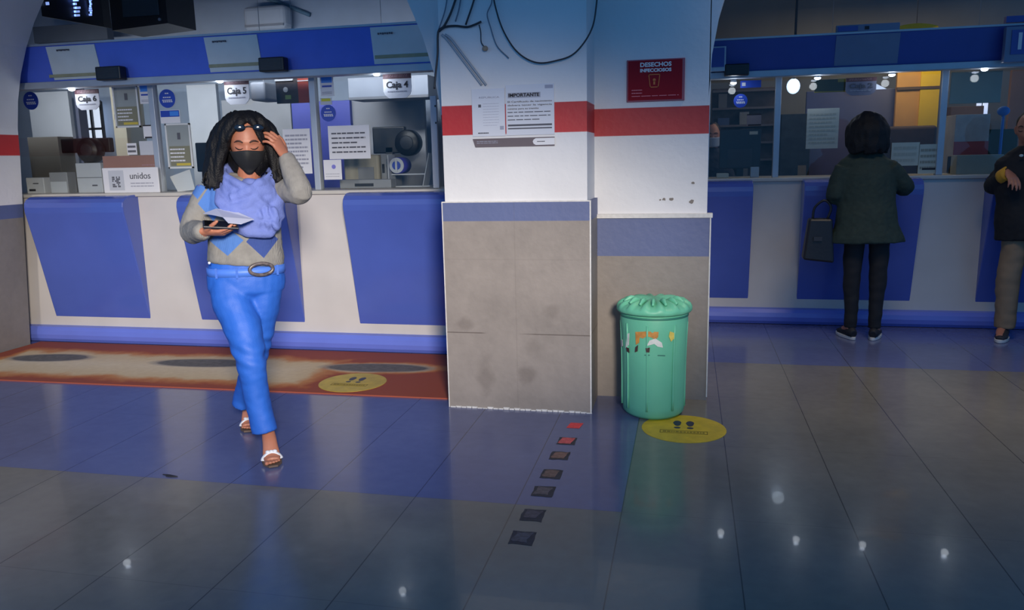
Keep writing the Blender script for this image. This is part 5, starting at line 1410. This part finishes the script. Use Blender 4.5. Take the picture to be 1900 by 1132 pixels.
# things she carries and wears on her head
c = px(462, 238, .165)
t = thing('sunglasses', 'dark sunglasses pushed up on the hair of the walking woman', 'glasses', c)
LN = mat('dark_lens', (18, 20, 26), .08, .0, spec=.8)
for u in (445, 479):
    q = px(u, 237, .168); mb = MB(); M_ = Matrix((W.S, W.F, Vector((0, 0, 1)))).transposed()
    mb.ball(q, (.024, .005, .017), 20, rot=M_); mb.build('lens', LN, t, True)
MB().tube([px(453, 236, .17), px(462, 234, .174), px(471, 236, .17)], .0025, 8).build('bridge', BLACK, t, True)
for u, u2 in ((436, 424), (488, 499)):
    MB().tube([px(u, 236, .165), px((u+u2)/2, 238, .12), px(u2, 243, .03)], .0025, 8).build('temple', BLACK, t, True)

ph_a, ph_b = px(374, 411, .27), px(413, 414, .27)
zc = (ph_a.z + ph_b.z)/2
pc = Rwr + (W.S*.92 + W.F*.3).normalized()*.075 + Vector((0, 0, .024)) + W.F*.01
t = thing('mobile_phone', 'dark mobile phone lying on the lower hand of the walking woman', 'phone', pc)
def slab(c, ax1, ax2, h1, h2, th):
    n_ = ax1.cross(ax2).normalized(); n_ = n_ if n_.z > 0 else -n_
    q = [c - ax1*h1 - ax2*h2, c + ax1*h1 - ax2*h2, c + ax1*h1 + ax2*h2, c - ax1*h1 + ax2*h2]
    return q, [p + n_*th for p in q]
a1 = (W.S*.97 + Vector((0, 0, -.10)) - W.F*.1).normalized(); a2 = (W.F*.93 - Vector((0, 0, .30))); a2 = (a2 - a2.dot(a1)*a1).normalized()
q, q2 = slab(pc, a1, a2, .074, .036, .010)
MB().hexa(q, q2).build('case', mat('phone_dark', (38, 40, 50), .3), t, bev=.003)
q, q2 = slab(pc + Vector((0, 0, .0105)), a1, a2, .066, .031, .0008)
MB().hexa(q, q2).build('screen', mat('phone_screen', (14, 15, 20), .08), t)
pts = [(366, 411, .14), (400, 396, .10), (470, 412, .22), (440, 421, .30), (400, 411, .32)]
pv = [px(378, 403, .13), px(402, 394, .12), px(440, 400, .16), px(472, 414, .24), px(448, 423, .30), px(424, 421, .31), px(414, 410, .27), px(396, 406, .20)]
pv = [p + Vector((0, 0, .016)) for p in pv]
mb = MB(); mb.hexa(pv, [p + Vector((0, 0, .0015)) + W.F*.0005 for p in pv])
o = mb.build('paper_sheet', mat('pale_lilac_paper', (188, 192, 214), .7, .03)); tag(o, 'pale lilac sheet of paper held with the phone by the walking woman', 'paper')

# ------------------------------------------------------------------ generic standing figure
def figure(name_label, base, facing, H, cols, hair_fn, arms, lean=0.0, feet_out=.10, widths=(.175, .16, .17), jacket_hem=.78, flare=.0, head_turn=0.0, mask=None, detail=.006, shoe=True, toe=.25, leg_gap=.085, sleeve=.055, face=False, head_s=1.0, sl=0.0):
    f = Frame(base, facing)
    t = thing('person', name_label, 'person', Vector(base))
    k = H/1.68
    HCn = f(sl, lean + .01, 1.56*k); th = head_turn
    fd = f.F*math.cos(th) + f.S*math.sin(th)
    sk = MB(); ax = head(sk, HCn, fd + Vector((0, 0, -.12)), (0, 0, 1), head_s, 40)
    sk.tube([f(sl, lean*.8 - .01, 1.36*k), f(sl, lean*.9 - .01, 1.43*k), HCn - Vector((0, 0, .04)) - f.F*.02], [(.06, .06), (.052, .054), (.055, .06)], 14, ref=f.S)
    sk.tube([f(0, 0, .88*k), f(0, lean*.3, 1.05*k), f(sl*.8, lean*.6, 1.25*k), f(sl, lean*.8, 1.36*k)], [(.13, .09), (.11, .08), (.13, .09), (.07, .06)], 16, ref=f.S)
    for (sh, el, wr, hd_, bk, ts, cu) in arms:
        sh, el, wr = f(*sh), f(*el), f(*wr)
        sk.tube([sh, (sh+el)/2, el, (el+wr)/2, wr], [.025, .034, .034, .031, .024], 12)
        D = f.S*hd_[0] + f.F*hd_[1] + Vector((0, 0, hd_[2])); Bk = f.S*bk[0] + f.F*bk[1] + Vector((0, 0, bk[2])); Ts = f.S*ts[0] + f.F*ts[1] + Vector((0, 0, ts[2]))
        hand(sk, wr, D, Bk, Ts, (cu, cu, cu*1.1, cu*1.2), 1.0)
    for sx in (-1, 1):
        sk.tube([f(sx*.08, 0, .86*k), f(sx*.085, .01, .48*k), f(sx*leg_gap, -.02, .10)], [.075, .05, .035], 12)
        sk.tube([f(sx*leg_gap, -.03, .10), f(sx*(leg_gap + .02), .04, .06), f(sx*(leg_gap + .03), .13, .035)], [.034, .034, .026], 12)
    union(sk, 'body', cols['skin'], t, .0055, 2, .4)
    if face: face_detail(HCn, ax, t, head_s)
    up_ = MB(); a_, b_, c_ = widths
    up_.tube([f(sl*.3, 0, jacket_hem*k), f(sl*.4, .0, .90*k), f(sl*.6, lean*.3, 1.05*k), f(sl*.8, lean*.55, 1.22*k), f(sl, lean*.7, 1.32*k), f(sl, lean*.8, 1.385*k), f(sl, lean*.85, 1.44*k)],
             [(a_ + flare, .125 + flare*.5), (a_, .13), (b_, .115), (c_, .12), (c_*.92, .10), (c_*.6, .075), (.06, .06)], 24, ref=f.S)
    for (sh, el, wr, *_r) in arms:
        sh, el, wr = f(*sh), f(*el), f(*wr)
        up_.tube([sh, (sh+el)/2, el, (el*.4+wr*.6), wr], [sleeve*.85, sleeve*1.02, sleeve, sleeve*.85, sleeve*.72], 16)
    union(up_, 'jacket', cols['jacket'], t, .009, 4, .5, lambda p: .006*noise.noise(Vector((p.x*12, p.y*12, p.z*7))) + .003*noise.noise(p*40))
    tr_ = MB()
    tr_.tube([f(0, 0, .96*k), f(0, 0, .88*k), f(0, 0, .79*k)], [(.145, .10), (.165, .12), (.13, .11)], 20, ref=f.S)
    for sx in (-1, 1):
        tr_.tube([f(sx*.083, 0, .84*k), f(sx*.088, .005, .66*k), f(sx*(leg_gap + .005), .0, .46*k), f(sx*leg_gap, -.01, .26*k), f(sx*leg_gap, -.015, .085)],
                 [cols['leg'][0], cols['leg'][0]*.9, cols['leg'][1], cols['leg'][2], cols['leg'][3]], 18, ref=f.S)
    union(tr_, 'trousers', cols['trousers'], t, .009, 4, .5, lambda p: .005*noise.noise(Vector((p.x*12, p.y*12, p.z*18))))
    for sx in (-1, 1):
        x = sx*(leg_gap + .004); o_ = sx*toe
        def q(s_, d_, z_): return f(x + s_ + o_*d_, d_, z_)
        s_ = MB(); s_.tube([q(0, -.075, .045), q(0, -.04, .055), q(0, .03, .052), q(0, .10, .038), q(0, .155, .030)], [(.026, .034), (.036, .042), (.040, .036), (.043, .026), (.026, .016)], 16, ref=f.S)
        sho = union(s_, 'shoe', cols['shoe'], t, .006, 2, .4)
        mb = MB(); out = [q(.046*math.sin(a_)*(1 + .1*math.cos(a_)), .045 + .125*math.cos(a_), .001) for a_ in [2*PI*i/24 for i in range(24)]]
        mb.prism(out, (0, 0, .024)); mb.build('sole', cols['sole'], sho, bev=.004)
    hh = MB(); hair_fn(hh, f, HCn, k, ax)
    union(hh, 'hair', cols['hair'], t, .008, 2, .4, lambda p: .008*noise.noise(Vector((p.x*30, p.y*30, p.z*14))))
    return t, f, HCn, ax

# woman in dark green seen from behind
NB = (1.30, 6.29, 0)
JG = mat('dark_green_jacket', (34, 50, 44), .8, .15, 30, bump=.2)
def bob(mb, f, c, k, ax):
    mb.ball(c + f.F*-.045 + Vector((0, 0, .02)), (.115, .10, .118), 24)
    random.seed(40)
    for i in range(46):
        a_ = PI*1.15*(i/45) - PI*.075
        s_ = math.cos(a_)*.105; d_ = -math.sin(a_)*.085 - .03; j = lambda m_: (random.random() - .5)*m_
        mb.tube([c + f.S*s_*.6 + f.F*d_*.7 + Vector((0, 0, .09)), c + f.S*s_*1.05 + f.F*d_*1.1 + Vector((0, 0, .02)), c + f.S*(s_*1.12 + j(.02)) + f.F*(d_*1.2 + j(.02)) + Vector((0, 0, -.08)), c + f.S*(s_*1.05 + j(.03)) + f.F*(d_*1.2 + j(.02)) + Vector((0, 0, -.15 + j(.04)))], [.03, .034, .030, .016], 8, sub=4)
colsA = dict(skin=SKIN, jacket=JG, trousers=mat('near_black_cloth', (20, 22, 28), .8, .1), shoe=mat('black_canvas', (28, 30, 36), .7), sole=mat('pale_sole', (196, 196, 196), .6), hair=HAIR, leg=(.078, .062, .050, .045))
# facing away from the camera: picture right is the frame's -S
armsA = [((-.12, .0, 1.29), (-.245, .08, 1.13), (-.15, .27, 1.215), (.5, .8, .0), (0, 0, 1), (1, 0, 0), .3),
         ((.19, .0, 1.29), (.235, .02, 1.07), (.16, .25, 1.16), (-.3, .9, .1), (0, 0, 1), (-1, 0, 0), .3)]
nt_, fN, hN, axN = figure('woman seen from behind in dark green jacket and black trousers standing at the right counter', NB, (.03, 1), 1.66, colsA, bob, armsA, lean=.05, widths=(.215, .20, .205), jacket_hem=.74, flare=.055, sleeve=.068, leg_gap=.085, toe=.3, sl=.035)
# her bag
hb = fN.px(1514, 450, .0)
t = thing('handbag', 'black handbag hanging at the left side of the woman in dark green', 'bag', (hb.x, hb.y, hb.z - .16))
a, b, c_, d_ = fN.px(1500, 405, .0), fN.px(1543, 405, .0), fN.px(1545, 486, .0), fN.px(1488, 480, .0)
off = fN.F*.06
mb = MB(); mb.hexa([a - off, b - off, c_ - off*1.3, d_ - off*1.3], [a + off, b + off, c_ + off*1.3, d_ + off*1.3])
bag = mb.build('bag_body', mat('black_leather', (20, 20, 26), .45, .1, bump=.1), t, bev=.015)
MB().tube([a + Vector((.03, 0, -.01)), fN.px(1512, 385, .0), fN.px(1530, 372, .0), fN.px(1542, 385, 0), b + Vector((-.03, 0, -.01))], .009, 8).build('handle', mat('black_leather', (20, 20, 26)), t, True)
MB().box((hb.x - .03, hb.y - .085, hb.z + .02), (hb.x + .03, hb.y - .075, hb.z + .05)).build('clasp', DGREY, t)

# man at the right edge
MBASE = (2.40, 6.36, 0)
def crop_hair(mb, f, c, k, ax):
    rt, fw, up = ax
    mb.ball(c - fw*.016 + up*.022, (.083, .083, .104), 24) if False else mb.ball(c - fw*.024 + up*.026, (.084, .090, .102), 24)
colsB = dict(skin=SKIN, jacket=mat('black_jacket', (16, 17, 22), .8, .1), trousers=mat('khaki_cloth', (132, 112, 90), .8, .1, bump=.1), shoe=mat('dark_shoe', (40, 40, 46), .6), sole=mat('pale_sole', (196, 196, 196)), hair=HAIR, leg=(.090, .080, .072, .070))
armsB = [((-.13, -.03, 1.30), (-.25, -.08, 1.12), (-.165, .10, 1.22), (.25, .6, -.35), (.2, .3, 1), (1, 0, 0), .35),
         ((.13, .0, 1.30), (.215, -.02, 1.08), (.20, .04, .86), (0, .1, -1), (1, 0, 0), (0, 1, 0), .25)]
mt_, fM, hM, axM = figure('man in black jacket and khaki trousers cut by the right edge at the counter', MBASE, (-.30, -.95), 1.64, colsB, crop_hair, armsB, lean=.0, widths=(.20, .19, .205), jacket_hem=.76, sleeve=.066, head_turn=-.25, leg_gap=.10, toe=.15, face=True, sl=-.065)
cf = fM(-.165, .10, 1.22); ce = fM(-.195, .045, 1.19)
MB().ball(fM(-.10, .128, 1.34), (.014, .004, .010), 10).build('chest_emblem', mat('emblem_white', (190, 190, 180)), mt_, True)
MB().tube([ce, cf], [.056, .052], 16, sub=4).build('yellow_cuff', mat('cuff_yellow', (206, 150, 40), .7), mt_, True)

# clerk behind the glass by the pillar
colsC = dict(skin=mat('skin_light', (206, 138, 110), .5), jacket=mat('navy_uniform', (36, 42, 62), .8, .1), trousers=mat('navy_uniform', (36, 42, 62)), shoe=mat('dark_shoe', (40, 40, 46)), sole=mat('dark_shoe', (40, 40, 46)), hair=mat('brown_hair', (44, 32, 30), .5), leg=(.085, .07, .06, .055))
armsC = [((-.12, 0, 1.30), (-.20, .05, 1.10), (-.14, .20, 1.11), (.3, .9, 0), (0, 0, 1), (1, 0, 0), .3), ((.12, 0, 1.30), (.20, .05, 1.10), (.14, .20, 1.11), (-.3, .9, 0), (0, 0, 1), (-1, 0, 0), .3)]
CB = (P(1322, 250, 8.25).x, 8.25, 0)
ct_, fC, hC, axC = figure('clerk in white mask and navy clothes half hidden behind the pillar and computer monitor', CB, (0, -1), 1.70, colsC, crop_hair, armsC, face=True, widths=(.19, .175, .19))
mb = MB(); rt, fw, up = axC; rows = []
for i in range(8):
    f_ = i/7; row = []
    for k in range(17):
        a_ = (k/16 - .5)*PI*.95; z = -.012 - .095*f_
        row.append(mb.bm.verts.new(hC + rt*(.080*(1 - .2*f_))*math.sin(a_) + fw*(.108 - .01*f_)*math.cos(a_) + up*z))
    rows.append(row)
for i in range(7):
    for k in range(16): mb.face([rows[i][k], rows[i][k+1], rows[i+1][k+1], rows[i+1][k]])
o = mb.build('face_mask', mat('white_mask', (186, 190, 204), .8), ct_, True)
so = o.modifiers.new('solid', 'SOLIDIFY'); so.thickness = .003
